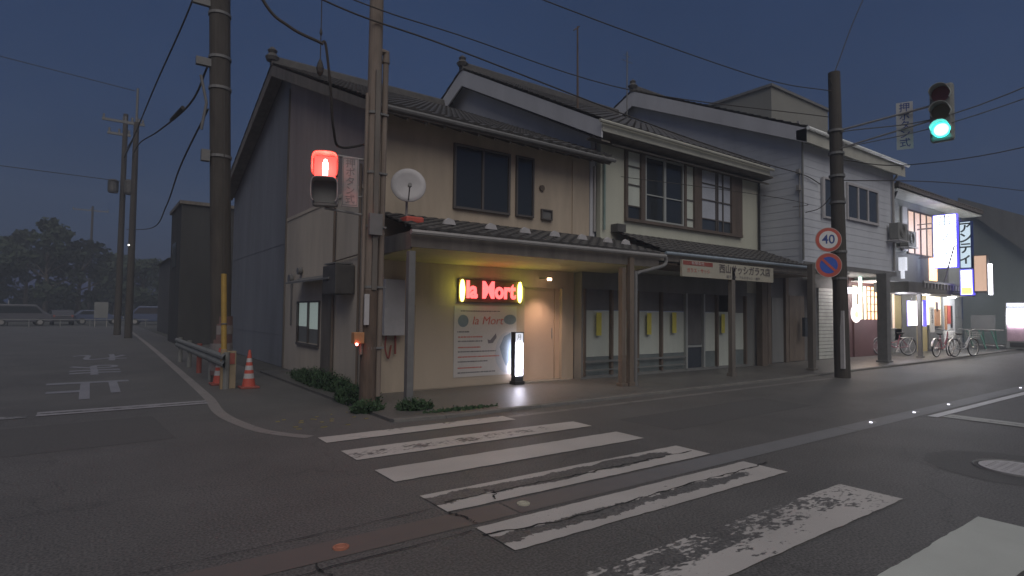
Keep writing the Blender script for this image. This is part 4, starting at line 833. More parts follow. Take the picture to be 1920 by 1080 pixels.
# guardrail
t = thing('guardrail', (2.2,16.5,0), "dull white metal guardrail along the side street in front of the thick pole", 'guardrail')
pr = [(0,.0),(.04,.05),(.04,.09),(0,.14),(.04,.19),(.04,.23),(0,.28)]
g = MB(); ys = [12.6,14.6,16.6,18.6,20.6]
for y0, y1 in zip(ys, ys[1:]):
    for (a0,h0),(a1,h1) in zip(pr, pr[1:]): g.add([(2.18-a0,y0,.44+h0),(2.18-a1,y0,.44+h1),(2.18-a1,y1+.03,.44+h1),(2.18-a0,y1+.03,.44+h0)], [(0,1,2,3)])
    g.add([(2.19,y0,.44),(2.19,y0,.72),(2.19,y1,.72),(2.19,y1,.44)], [(0,1,2,3)])
g.build('beam', MT['slate'], t)
for i, y in enumerate((12.9,14.7,16.5,18.3,20.3)): MB().tube([(2.26,y,0),(2.26,y,.74)], .06, 12).build('post', MT['redd'] if i == 2 else MT['slate'], t, )
# cones
def cone(x, y, lab):
    t = thing('traffic_cone', (x,y,0), lab, 'traffic cone', 'red and white traffic cones')
    MB().cbox(x,y,.02,.36,.36,.04).build('base', MT['redd'], t, bevel=.01)
    def rr(z): return .13 - (z-.04)*.145
    P = [(.04,.20,'red'),(.20,.30,'whited'),(.30,.37,'red'),(.37,.46,'whited'),(.46,.53,'red'),(.53,.61,'whited'),(.61,.78,'red')]
    for z0,z1,c in P: MB().lathe((x,y,0), [(rr(z0),z0),(rr(z1),z1)], 18).build('white_stripe' if c=='whited' else 'red_section', MT[c], t, smooth=False)
cone(2.68,12.85,"red and white striped traffic cone standing alone right of the marker post")
cone(2.28,13.75,"traffic cone half hidden behind the guardrail at the foot of the pole")

# middle pole with pedestrian signal
PX, PY = 3.71, 9.1
t = thing('signal_pole', (PX,PY,0), "tall pale concrete pole with conduit at the shop corner", 'pole')
rod(t, 'pole', [(PX,PY,0),(PX+.03,PY,10)], [.122,.11], MT['pole2'], 18)
rod(t, 'conduit', [(PX+.17,PY-.02,.2),(PX+.20,PY-.02,5.85)], .05, MT['pole2'], 10)
rod(t, 'weatherhead', [(PX+.20,PY-.02,5.8),(PX+.20,PY-.02,5.98),(PX+.06,PY-.02,5.98)], .065, MT['pole2'], 10)
rod(t, 'conduit', [(PX-.15,PY-.06,.9),(PX-.13,PY-.06,5.2)], .03, MT['pole2'], 8)
MB().tube([(PX,PY,.0),(PX+.008,PY,1.95)], .133, 18).build('rusty_sleeve', MT['rust'], t); MB().box(PX-.02,PX+.06,PY-.155,PY-.12,1.95,5.6).build('shade_strip', MT['wood'], t)  # dark strip added down the front for the pole's shaded middle
g = MB()
for z in (1.0,2.0,3.0,3.9,4.9): g.tube([(PX+.005,PY,z-.02),(PX+.005,PY,z+.02)], .132, 16).box(PX,PX+.24,PY-.09,PY-.05,z-.015,z+.015)
build_each(g, 'band', MT['steeld'], t)
MB().box(PX-.14,PX-.06,PY-.16,PY-.13,1.38,1.88).build('white_label', MT['whited'], t); MB().box(PX-.10,PX+.12,PY-.20,PY-.135,2.85,3.2).build('junction_box', MT['steeld'], t)
t = thing('push_button_box', (3.5,9.0,.95), "small yellow crossing button box with red light on the middle pole", 'push button')
MB().box(PX-.30,PX-.13,PY-.16,PY-.02,1.08,1.26).build('box', MT['orange'], t, bevel=.01); MB().lathe((PX-.26,PY-.17,1.05), [(.005,0),(.022,.01),(.022,.035),(.005,.045)], 12).build('red_light', EM['led'], t)
# pedestrian signal
n = Vector((-.36,-.93,0)).normalized(); rgt = Vector((.93,-.36,0)).normalized(); c = Vector((2.90,8.98,-.13))
def obx(mb, c, rgt, n, a0, a1, d0, d1, z0, z1):
    P = [(a0,d0),(a1,d0),(a1,d1),(a0,d1)]; pts = [c + rgt*a + n*d for a,d in P]
    return mb.prism([(p.x,p.y,z0+c.z) for p in pts], (0,0,z1-z0))
t = thing('pedestrian_signal', (3.1,9.0,3.4), "red lit pedestrian signal head bracketed off the middle pole", 'pedestrian signal')
obx(MB(), c, rgt, n, -.20,.20,-.14,.06,3.36,4.18).build('housing', MT['steel'], t, bevel=.045)
obx(MB(), c, rgt, n, -.165,.165,.061,.07,3.80,4.13).build('red_lens', EM['pedred'], t)
obx(MB(), c, rgt, n, -.165,.165,.061,.07,3.41,3.74).build('dark_lens', MT['slate'], t)
g = MB(); ctr = c + n*.075
g.disc(ctr + Vector((0,0,4.06)), n, .026, .006, 12)
obx(g, c, rgt, n, -.042,.042,.075,.08,3.925,4.03); obx(g, c, rgt, n, -.036,-.004,.075,.08,3.83,3.925); obx(g, c, rgt, n, .004,.036,.075,.08,3.83,3.925); g.build('standing_figure', EM['pedman'], t)
for zc, m_ in ((3.965, mat("glow_tinted_visor", (.45,.16,.14), .6)), (3.575, mat("visor", (.40,.37,.37), .6))):  # upper visor coloured red for the lens glow, lower one plain
    g = MB(); K = 36
    for k in range(K+1):
        a = R(-50) + R(280)*k/K; e = Vector((math.copysign(abs(math.cos(a))**.45, math.cos(a)), math.copysign(abs(math.sin(a))**.45, math.sin(a))))
        ln = .22 + .05*math.sin(a)
        for q_, d_ in ((.186,.06),(.198,.06),(.186,.06+ln),(.198,.06+ln)):
            g.v.append(c + rgt*e.x*q_ + Vector((0,0,zc + e.y*q_*.98)) + n*d_)
        if k: b0 = (k-1)*4; b1 = k*4; g.f += [(b0,b1,b1+2,b0+2),(b0+1,b0+3,b1+3,b1+1),(b0+2,b1+2,b1+3,b0+3)]
    g.build('visor', m_, t)
rod(t, 'bracket', [c+n*-.04+Vector((0,0,4.20)), Vector((PX-.1,PY,4.10))], .02, MT['steel'], 8); rod(t, 'bracket', [c+n*-.04+Vector((0,0,3.34)), Vector((PX-.1,PY,3.18))], .02, MT['steel'], 8)
for a, z in ((-.13,3.655),(-.07,3.745)): pass
ld = bpy.data.lights.new("ped_red", 'POINT'); ld.energy = 13.0; ld.color = (1,.16,.12); ld.shadow_soft_size = .12; o = bpy.data.objects.new("pedestrian_light", ld); col.objects.link(o); o.location = c + n*.30 + Vector((0,0,3.96))
c2 = Vector((3.30,8.98,-.09))
t = thing('push_button_plate', (3.44,8.98,3.4), "narrow pale vertical plate beside the red pedestrian signal", 'sign plate')
obx(MB(), c2, rgt, n, -.125,.125,-.02,.02,3.36,4.16).build('plate', mat("plate_pinkish", (.33,.29,.29), .6, .1, 4), t)
g = MB(); obx(g, c2, rgt, n, -.115,-.105,.02,.022,3.38,4.14); obx(g, c2, rgt, n, .105,.115,.02,.022,3.38,4.14); obx(g, c2, rgt, n, -.115,.115,.02,.022,3.38,3.39); obx(g, c2, rgt, n, -.115,.115,.02,.022,4.13,4.14); g.build('border', MT['darkpanel'], t)
text('lettering', "押\nボ\nタ\nン\n式", c2 + n*.023 + Vector((0,0,3.76)), rgt, ZP, .155, MT['pblk'], t, ext=.001, line=.93)
rod(t, 'bracket', [c2+Vector((0,0,3.5)), Vector((PX-.1,PY,3.5))], .014, MT['steel'], 6)

# right pole with road signs and the signal arm
QX, QY = 16.0, 7.21
t = thing('utility_pole', (QX,QY,0), "concrete pole carrying the round speed limit sign on the right", 'utility pole', 'utility poles')
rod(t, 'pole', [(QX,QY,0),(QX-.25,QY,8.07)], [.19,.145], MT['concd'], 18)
g = MB()
for z in (2.6,3.3,4.6,5.3,5.9,6.5): g.tube([(QX-.031*z,QY,z-.03),(QX-.031*z,QY,z+.03)], .195, 16)
for z in (5.35,5.75,6.2,4.7): g.cbox(QX-.031*z+.22,QY-.02,z,.10,.12,.12)
build_each(g, 'clamp', MT['steeld'], t)
g = MB(); g.tube([(QX-.34,QY,6.6),(QX-.30,QY,7.6),(QX-.50,QY,7.85)], .015, 6).tube([(QX+.17,QY-.03,.1),(QX+.12,QY-.03,1.9)], .03, 8); g.build('side_cable', MT['cable'], t)
MB().box(QX-.215,QX-.13,QY-.14,QY-.05,.25,1.75).build('pale_strip', MT['whited'], t)
n = Vector((-.72,-.69,0)).normalized(); rgt = Vector((.69,-.72,0)).normalized()
def road_sign(name, cz, label, kind):
    cc = Vector((QX-.64, QY+.02, cz)); t = thing(name, cc, label, 'road sign')
    MB().disc(cc, n, .32, .012, 40).build('rim_plate', mat("sign_outer", (.42,.36,.34), .5, .05), t)
    if kind == '40':
        MB().disc(cc+n*.0125, n, .305, .002, 40).build('red_ring', MT['red'], t); MB().disc(cc+n*.015, n, .225, .002, 40).build('white_field', MT['white'], t)
        text('digits', "40", cc+n*.019, rgt, ZP, .33, MT['navytxt'], t, ext=.001, wide=.95, bold=.012)
    else:
        MB().disc(cc+n*.0125, n, .305, .002, 40).build('red_ring', MT['red'], t); MB().disc(cc+n*.015, n, .215, .002, 40).build('blue_field', MT['blue'], t)
        d_ = (rgt - Vector((0,0,1))).normalized(); e_ = (rgt + Vector((0,0,1))).normalized(); p0 = cc+n*.018
        MB().prism([p0-d_*.235-e_*.032, p0+d_*.235-e_*.032, p0+d_*.235+e_*.032, p0-d_*.235+e_*.032], n*.002).build('red_slash', MT['red'], t)
    rod(t, 'bracket', [cc-n*.01, Vector((QX-.12, QY+.02, cz))], .018, MT['steeld'], 8)
road_sign('speed_limit_sign', 3.58, "round red-rimmed speed limit sign reading 40 on the right pole", '40')
road_sign('no_parking_sign', 2.92, "round blue no-parking sign with red slash below the 40 sign", 'np')

# vehicle signal hung over the road on twin arms from the right pole
t = thing('traffic_signal', (15.8,5.0,5.7), "three-lamp vertical traffic signal glowing green over the road", 'traffic signal')
sc_ = Vector((15.9,4.88,0)); n = Vector((-1,-.12,0)).normalized(); rgt = Vector((.12,-1,0)).normalized()
for hh in (0,):
    obx(MB(), sc_, rgt, n, -.23,.23,-.14,.06,5.70,7.05).build('housing', mat("signal_housing", (.20,.21,.20), .6), t, bevel=.06)
for z, nm, m_ in ((6.80,'red_lens',mat("dark_red_glass", (.16,.03,.03), .3)), (6.38,'amber_lens',mat("dark_amber_glass", (.13,.11,.05), .3)), (5.96,'green_lens',EM['green'])):
    cc = sc_ + Vector((0,0,z)); MB().disc(cc+n*.061, n, .178, .02, 28).build(nm, m_, t)
    if nm == 'green_lens': MB().disc(cc+n*.082, n, .14, .01, 24).build('bright_core', EM['greenc'], t)
    g = MB(); K = 22; q = Vector((0,0,1))
    for k in range(K+1):
        a = R(-35) + (R(250))*k/K; e = rgt*math.cos(a)+q*math.sin(a); ln = .34 if .15 < k/K < .85 else .16
        for d_ in (.06, ln): g.v += [cc+e*.188+n*d_, cc+e*.20+n*d_]
        if k: b0 = (k-1)*4; b1 = k*4; g.f += [(b0,b1,b1+2,b0+2),(b0+1,b0+3,b1+3,b1+1),(b0+2,b1+2,b1+3,b0+3)]
    g.build('visor', mat("signal_visor", (.35,.38,.36), .7) , t)
rod(t, 'arm', [(QX-.19,QY,6.50),(15.95,4.95,6.62)], .028, MT['steel'], 8); rod(t, 'arm', [(QX-.18,QY,6.02),(15.95,4.95,6.28)], .022, MT['steel'], 8)
ld = bpy.data.lights.new("green", 'POINT'); ld.energy = 2.0; ld.color = (.1,1,.9); ld.shadow_soft_size = .15; o = bpy.data.objects.new("green_signal_light", ld); col.objects.link(o); o.location = sc_ + n*.22 + Vector((0,0,5.92))
c3 = Vector((15.95,5.66,0)); n = Vector((-.93,-.36,0)).normalized(); rgt = Vector((.36,-.93,0)).normalized()
t = thing('push_button_plate', (15.95,5.66,5.7), "white vertical plate with blue lettering hung left of the green signal", 'sign plate')
obx(MB(), c3, rgt, n, -.17,.17,-.015,.015,5.70,6.86).build('plate', mat("plate_white", (.42,.43,.44), .5, .06, 4), t)
text('lettering', "押\nボ\nタ\nン\n式", c3 + n*.018 + Vector((0,0,6.28)), rgt, ZP, .235, MT['navytxt'], t, ext=.001, line=.93, bold=.006)
rod(t, 'clip', [c3-n*.02+Vector((0,0,6.3)), c3-n*.10+Vector((0,0,6.5))], .02, MT['steel'], 6)

# ================================================================== CABLES
def cable(pts, r, lab, sub=8, name='overhead_cable', m_=None):
    o = MB().tube(pathline(pts, sub), r, 6).build(name, m_ or MT['cable']); return tag(o, lab, 'cable')
cable([(2.0,14.3,10.5),(1.63,14.5,8.6),(1.2,18,7.6),(1.15,27,8.4),(1.3,38,10.4)], .018, "long cable from the thick left pole down to the far pole, leftmost of the three")
cable([(1.95,14.4,7.1),(1.75,15.5,6.5),(1.45,20,6.9),(1.4,28,8.4),(1.6,38.5,10.2)], .022, "jointed cable running from the middle of the thick left pole to the far pole")
for p0, p1, lab in (((1.66,16.1,6.55),(1.56,17.6,6.62),"black splice sleeve on the jointed cable by the thick left pole"),): tag(MB().tube([p0,p1], .045, 8).build('cable_sleeve', MT['cable']), lab, 'cable sleeve')
cable([(1.98,14.4,6.1),(1.75,17,5.3),(1.9,22,5.0),(2.1,30,5.2),(1.6,42,6.4)], .02, "lowest slack cable sloping down left from the thick pole")
cable([(1.2,9.0,7.6),(1.89,9.0,6.24),(2.3,9.0,5.92),(2.82,9.0,5.80)], .026, "thick sagging cable from the top edge to the junction above the corner roof")
cable([(2.80,9.0,5.82),(2.86,9.0,5.79),(2.98,9.1,5.2),(3.15,9.4,4.6),(3.5,10.0,4.5),(4.38,10.6,4.9)], .022, "short cable dropping from the junction to the corner of the corner shop")
t = thing('cable_pendant', (2.78,9.0,5.3), "thin hanging rod with a tassel-like insulator above the corner roof", 'insulator')
rod(t, 'rod', [(2.78,9.0,9.0),(2.78,9.0,5.5)], .008, MT['cable'], 6); MB().lathe((2.78,9.0,5.28), [(.02,0),(.05,.05),(.06,.12),(.04,.2),(.015,.26)], 10).build('insulator', MT['cable'], t); MB().lathe((2.78,9.0,5.92), [(.01,0),(.025,.04),(.01,.12)], 8).build('knot', MT['cable'], t)
cable([(-1.0,9.0,7.3),(2.67,9.0,6.52),(5.17,8.9,6.34),(10.8,8.9,6.02),(15.0,8.85,5.88),(17.4,8.9,5.9),(18.4,8.88,5.75)], .016, "lower long cable crossing in front of the corner shop roof to the white house")
cable([(-1.0,9.0,7.0),(3.14,8.9,6.62),(5.22,8.9,6.62),(9.88,8.9,6.70),(15.8,7.3,6.9)], .012, "upper thin cable crossing the sky towards the right pole")
cable([(2.0,8.4,7.6),(6.28,8.0,7.28),(12.58,7.5,7.25),(15.72,7.2,7.55)], .012, "thin cable from the top edge to the top of the right pole")
cable([(22.0,7.2,16.0),(17.59,7.2,10.73),(15.74,7.2,8.05)], .012, "cable rising steeply from the top of the right pole")
cable([(15.75,7.2,6.45),(15.9,4.2,6.35),(16.1,-1.0,7.9)], .014, "upper cable running right from the green signal", m_=MT['steeld'])
cable([(15.75,7.2,6.0),(15.9,4.2,6.15),(16.1,-1.0,7.2)], .012, "lower cable running right from the green signal", m_=MT['steeld'])
cable([(15.8,7.2,5.75),(16.2,5.6,5.35),(17.5,3.0,5.7),(19.0,-1.0,7.2)], .012, "slack low cable under the green signal")
cable([(16.0,7.1,5.2),(22,6.6,5.9),(33,6.2,6.9)], .014, "cable leaving the right pole towards the far end of the street")
cable([(15.8,7.25,4.9),(17.0,8.2,4.75),(17.5,8.9,4.75)], .012, "short service cable from the right pole to the white house corner")
cable([(17.34,9.2,4.95),(16.4,8.3,4.8),(13.5,8.4,4.75),(10.5,9.9,5.0)], .008, "thin cable across the front of the cream shop window")
cable([(-14,40,15.5),(-6,40,14.9),(1.6,38,13.7)], .02, "thin wire from the left edge to the top of the far pole")
cable([(-18,42,9.6),(-6,42,9.4),(1.2,42,9.3)], .02, "faint wire at the left edge below the far pole's crossarm")
tag(MB().tube([(17.36,9.0,4.6),(17.36,9.0,6.1)], .02, 6).cbox(17.30,9.0,5.5,.1,.1,.16).cbox(17.30,9.0,6.0,.1,.1,.14).build('cable_bracket', MT['steel']), "cable bracket with insulators on the corner of the white house", 'bracket')
# roof aerials
t = thing('roof_aerial', (9.75,11,6.5), "tall bare roof aerial mast at the left edge of the cream shop", 'aerial')
rod(t, 'mast', [(10.06,11,5.8),(10.03,11,9.1)], [.035,.02], MT['rust'], 8); rod(t, 'arm', [(9.90,11,8.95),(10.10,11,9.12)], .015, MT['rust'], 6); MB().box(9.78,10.05,10.9,11.1,6.62,6.78).build('base_bracket', MT['redd'], t)
t = thing('roof_aerial', (15.1,14,8.5), "thin roof aerial with short crossbars on the cream shop roof", 'aerial')
rod(t, 'mast', [(15.15,14,8.3),(15.15,14,10.95)], .02, MT['steeld'], 6); g = MB()
for z, l in ((10.6,.28),(10.8,.18)): g.tube([(15.15-l,14,z),(15.15+l,14,z)], .01, 5)
build_each(g, 'crossbar', MT['steeld'], t)

# far poles on the side street
def far_pole(x, y, h, lab, arms=(), box=None, ext=0):
    t = thing('utility_pole', (x,y,0), lab, 'utility pole', 'utility poles')
    rod(t, 'pole', [(x,y,0),(x,y,h)], [.19,.13], MT['concd'], 10)
    for (z, l0, l1) in arms:
        MB().box(x-l0,x+l1,y-.06,y+.06,z-.07,z+.07).build('crossarm', MT['steeld'], t); g = MB()
        for k in range(3): g.tube([(x-l0+.1+(l0+l1-.2)*k/2,y,z+.07),(x-l0+.1+(l0+l1-.2)*k/2,y,z+.32)], .06, 6)
        build_each(g, 'insulator', MT['steeld'], t)
    if box: MB().lathe((x+box[0],y-.3,box[1]), [(.28,0),(.32,.1),(.32,.8),(.2,.9)], 12).lathe((x-.5,y-.3,box[1]), [(.24,0),(.28,.1),(.28,.7),(.2,.8)], 12).build('transformer', MT['tile'], t)
    if ext: rod(t, 'lightning_rod', [(x,y,h),(x,y,h+ext)], .06, MT['steeld'], 6)
far_pole(1.35,42.6,13.6,"far utility pole with crossarms and transformer, left one of the pair",((13.1,1.2,1.0),(12.3,.9,.3)),(.35,8.6))
far_pole(1.70,37.8,11.9,"far utility pole without crossarms, right one of the pair",((11.8,.6,.2),),None,1.9)
far_pole(-.24,97,15.5,"small distant utility pole with a wide crossarm among the trees",((14.9,2.2,1.8),))
tag(MB().tube([(1.35,42.6,10.9),(1.7,37.8,11.3)], .04, 6).build('overhead_cable', MT['cable']), "short wire between the pair of far poles", 'cable')

# ================================================================== TREES
def tree(seed, h, w_, lab):
    rnd = random.Random(seed); t = thing('tree', (0,0,0), lab, 'tree', 'trees along the far side of the car park', rz=1e-6)
    mb = MB(); mb.tube([(0,0,0),(.1,0,h*.3),(0,.1,h*.6)], [.3,.22,.12], 8)
    cl = []
    for i in range(16):
        a = rnd.uniform(0,6.28); z = rnd.uniform(.28,.92); rr = w_*(1-abs(z-.5)*1.25)*rnd.uniform(.35,.85)
        p = Vector((math.cos(a)*rr, math.sin(a)*rr, h*z)); cl.append((p, rnd.uniform(.5,1.0)*w_*.36)); mb.tube([(0,0,h*min(.6,z*.7)), p], [.09,.03], 5)
    cl.append((Vector((0,0,h*.9)), w_*.25)); mb.build('trunk', MT['bark'], t)
    lf = MB()
    for p, r_ in cl:
        for k in range(150):
            d = Vector((rnd.gauss(0,1),rnd.gauss(0,1),rnd.gauss(0,1))).normalized()*r_*rnd.uniform(.45,1.12); d.z *= .8; q = p + d; s = rnd.uniform(.14,.34)
            u = Vector((rnd.gauss(0,1),rnd.gauss(0,1),rnd.gauss(0,1))).normalized()*s; v = u.orthogonal().normalized()*s*rnd.uniform(.5,1)
            b = len(lf.v); lf.v += [q-u, q-v, q+u, q+v]; lf.f.append((b,b+1,b+2,b+3))
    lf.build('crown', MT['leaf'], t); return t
KT_ = [tree(1,12.5,4.2,''), tree(2,9.5,4.6,''), tree(3,8.0,4.0,'')]
spots = [(-4.3,86,0,1.0,"tallest dark tree at the left, its crown rising highest"), (-9.5,88,1,1.05,"broad dark tree left of the tallest tree"), (-14.5,84,1,1.0,"broad dark tree cut by the left edge of the picture"), (-1.2,90,1,1.08,"dark tree just right of the tallest tree"),
 (2.6,92,1,.95,"dark tree behind the pair of far utility poles"), (5.4,88,2,1.0,"low round tree right of the pair of far poles"), (8.6,94,2,1.05,"low dark tree near the end of the side street"), (-6.6,95,0,.95,"dark tree behind the tallest tree, slightly left"), (11.5,90,2,.9,"lowest tree beside the dark warehouse")]
used = set()
for i, (x, y, k, s_, lab) in enumerate(spots):
    o = KT_[k] if k not in used else copy_tree(KT_[k]); used.add(k)
    o.location = (x,y,0); o.rotation_euler.z = i*1.3; o.scale = (s_,)*3; o["label"] = lab
hb = MB(); rnd = random.Random(5)
for k in range(9000):
    x = rnd.uniform(-24,14); z = rnd.uniform(0,3.6+1.2*math.sin(x*.9)+.6*math.sin(x*2.3)); q = Vector((x, 100+rnd.uniform(-2,2), z)); s = rnd.uniform(.2,.5)
    u = Vector((rnd.gauss(0,1),rnd.gauss(0,1),rnd.gauss(0,1))).normalized()*s; v = u.orthogonal().normalized()*s
    b = len(hb.v); hb.v += [q-u,q-v,q+u,q+v]; hb.f.append((b,b+1,b+2,b+3))
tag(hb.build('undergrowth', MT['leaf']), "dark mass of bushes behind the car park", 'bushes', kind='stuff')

# ================================================================== CARS in the dark car park
def car(x, y, rz, body, lab, van=False):
    t = thing('parked_car', (x,y,0), lab, 'car', 'cars parked across the side street', rz=rz)
    L, W, H = (4.4,1.7,1.9) if van else (4.2,1.66,1.45)
    if van: P = [(-2.2,.35),(-2.2,1.7),(-2.0,1.88),(1.0,1.88),(1.75,1.15),(2.15,.95),(2.2,.35)]
    else: P = [(-2.1,.35),(-2.1,.95),(-1.75,1.05),(-1.35,1.42),(.35,1.42),(1.0,.98),(2.0,.82),(2.1,.35)]
    MB().prism([(a,-W/2,b) for a,b in P], (0,W,0)).build('body', body, t, bevel=.07)
    G = ([(-1.9,1.1),(-1.9,1.7),(1.0,1.7),(1.45,1.12)] if van else [(-1.55,1.0),(-1.25,1.34),(.28,1.34),(.78,1.0)])
    MB().prism([(a,-W/2-.006,b) for a,b in G], (0,W+.012,0)).build('side_windows', MT['glass'], t)
    for sx in (-1.3,1.3):
        for sy in (-1,1):
            wv = MB().tube([(sx,sy*(W/2-.2),.32),(sx,sy*(W/2+.005),.32)], .32, 20).build('wheel', MT['black'], t); MB().tube([(sx,sy*(W/2-.01),.32),(sx,sy*(W/2+.012),.32)], .19, 14).build('hubcap', MT['steel'], wv)
    for sy in (-1,1): MB().cbox(L/2-.08,sy*(W/2-.25),.72,.12,.28,.14).build('headlight', MT['white'], t, bevel=.02); MB().cbox(-L/2+.03,sy*(W/2-.16),.85,.08,.16,.22).build('tail_light', MT['redd'], t, bevel=.02)
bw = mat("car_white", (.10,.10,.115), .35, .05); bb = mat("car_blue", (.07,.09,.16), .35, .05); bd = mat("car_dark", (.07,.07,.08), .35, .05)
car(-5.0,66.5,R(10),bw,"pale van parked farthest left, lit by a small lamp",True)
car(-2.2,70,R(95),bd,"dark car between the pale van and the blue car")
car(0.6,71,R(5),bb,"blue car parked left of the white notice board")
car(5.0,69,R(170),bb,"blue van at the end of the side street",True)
t = thing('notice_board', (1.1,62,0), "blank white notice board on two legs in the dark car park", 'notice board')
MB().box(.25,1.25,62,62.08,.75,2.15).build('board', MT['slate'], t); MB().box(.3,.36,62.1,62.16,0,2.1).build('leg', MT['steel'], t); MB().box(1.14,1.20,62.1,62.16,0,2.1).build('leg', MT['steel'], t)
t = thing('pipe_barrier', (-1,61,0), "low pale pipe barrier at the edge of the dark car park", 'barrier')
MB().tube([(-8,61,.62),(4.2,61,.62)], .035, 6).build('rail', MT['slate'], t)
for x in (-8,-6,-4,-2,0,2,4): MB().tube([(x,61,0),(x,61,.62)], .04, 6).build('post', MT['slate'], t)
t = thing('garden_lamp', (-3.4,72,0), "tiny white car park lamp on a thin mast left of the far poles", 'lamp')
rod(t, 'mast', [(-5.75,66,0),(-5.75,66,2.2)], .04, MT['steel'], 6); MB().lathe((-5.75,66,1.32), [(.01,0),(.10,.04),(.10,.14),(.01,.2)], 10).build('lamp_head', EM['head'], t)
t = thing('pole_lamp', (1.6,37.4,6.0), "tiny white lamp on the right pole of the far pair", 'lamp'); MB().lathe((1.55,37.4,5.0), [(.01,0),(.04,.02),(.04,.06),(.01,.08)], 10).build('lamp_head', EM['head'], t); MB().box(1.53,1.60,37.42,37.7,5.06,5.09).build('bracket', MT['steeld'], t)
tag(MB().box(-9,-6.6,68,68.1,1.3,2.6).build('white_sheet_fence', MT['whited']), "pale boarded panel behind the pale van at the left edge", 'panel')

# ================================================================== BICYCLES
def bike(x, y, rz, frame, lab, basket=True):
    t = thing('bicycle', (x,y,.03), lab, 'bicycle', 'bicycles outside the bar', rz=rz)
    for wx, nm in ((-.55,'rear_wheel'),(.55,'front_wheel')):
        wv = MB().ring((wx,0,.335), (0,1,0), .315, .02, 36, 6).build(nm, MT['black'], t)
        MB().ring((wx,0,.335), (0,1,0), .29, .012, 32, 5).build('rim', MT['bikesil'], wv); g = MB()
        for k in range(14): a = 2*math.pi*k/14; g.tube([(wx,.02*(-1)**k,.335),(wx+.285*math.cos(a),0,.335+.285*math.sin(a))], .0025, 4)
        g.tube([(wx,-.05,.335),(wx,.05,.335)], .022, 8); g.build('spokes', MT['bikesil'], wv)
    f = MB(); f.tube([(-.55,.04,.335),(-.10,.02,.29)], .011, 6).tube([(-.55,-.04,.335),(-.10,-.02,.29)], .011, 6).tube([(-.55,.04,.335),(-.22,.0,.70)], .009, 6).tube([(-.55,-.04,.335),(-.22,0,.70)], .009, 6)
    f.tube([(-.10,0,.29),(-.24,0,.80)], .017, 8).tube(pathline([(-.10,0,.29),(.12,0,.36),(.34,0,.68)],4), .022, 8).tube([(-.18,0,.55),(.10,0,.47),(.36,0,.75)], .015, 8).tube([(.34,0,.62),(.38,0,.92)], .019, 8); f.build('frame', frame, t)
    g = MB(); g.tube([(.36,.045,.66),(.46,.05,.5),(.55,.05,.335)], .012, 6).tube([(.36,-.045,.66),(.46,-.05,.5),(.55,-.05,.335)], .012, 6).tube([(.36,-.05,.66),(.36,.05,.66)], .014, 6); g.build('fork', MT['bikesil'], t)
    g = MB(); g.tube(pathline([(.12,-.27,1.0),(.25,-.25,1.02),(.37,-.08,.98),(.385,0,.94),(.37,.08,.98),(.25,.25,1.02),(.12,.27,1.0)],4), .012, 6); g.build('handlebar', MT['bikesil'], t)
    MB().frust(-.25,0,.80,.20,.06,.86,.26,.17).build('saddle', MT['black'], t, bevel=.02)
    g = MB(); g.tube([(-.72,.06,.66),(-.26,.06,.66)], .008, 5).tube([(-.72,-.06,.66),(-.26,-.06,.66)], .008, 5).tube([(-.70,.06,.66),(-.55,.05,.335)], .007, 5).tube([(-.70,-.06,.66),(-.55,-.05,.335)], .007, 5); g.build('rear_rack', MT['bikesil'], t)
    for wx in (-.55,.55):
        g = MB(); K = 12
        for k in range(K+1):
            a = R(20 if wx < 0 else 30)+R(150)*k/K
            for sy in (-.03,.03): g.v.append(Vector((wx+.36*math.cos(a),sy,.335+.36*math.sin(a))))
            if k: b = (k-1)*2; g.f.append((b,b+1,b+3,b+2))
        g.build('mudguard', MT['bikesil'], t)
    g = MB(); g.ring((-.10,.05,.29), (0,1,0), .085, .006, 20, 4).tube([(-.10,-.09,.29),(-.10,.09,.29)], .012, 6).tube([(-.10,.09,.29),(.0,.09,.16)], .01, 5).cbox(.0,.13,.15,.09,.08,.02).cbox(-.2,-.13,.42,.09,.08,.02); g.build('crank', MT['bikesil'], t)
    if basket:
        g = MB(); 
        for z in (.66,.74,.82,.90):
            k_ = (z-.66)/.24*.03; g.tube([(.44-k_,-.15-k_,z),(.68+k_,-.15-k_,z),(.68+k_,.15+k_,z),(.44-k_,.15+k_,z),(.44-k_,-.15-k_,z)], .006, 4)
        for i in range(6): yy = -.15+.06*i; g.tube([(.44,yy,.66),(.41,yy*1.2,.90)], .004, 4).tube([(.68,yy,.66),(.71,yy*1.2,.90)], .004, 4).tube([(.44+.048*i,-.15,.66),(.44+.048*i,-.18,.90)], .004, 4).tube([(.44,yy,.66),(.68,yy,.66)], .004, 4)
        g.build('basket', MT['bikesil'], t)
    MB().tube([(-.52,.06,.33),(-.60,.14,.02)], .009, 5).build('kickstand', MT['bikesil'], t)
    t.scale = (1.1,1.1,1.1)
bike(27.7,8.62,R(-4),MT['bikered'],"maroon bicycle parked in front of the bar, left of the silver one",True)
bike(28.6,8.20,R(-14),MT['bikesil'],"silver bicycle parked at the kerb with its wheel turned to the road",True)
bike(26.6,9.95,R(150),MT['bikered'],"bicycle in the shadow behind the wide arcade post",False)

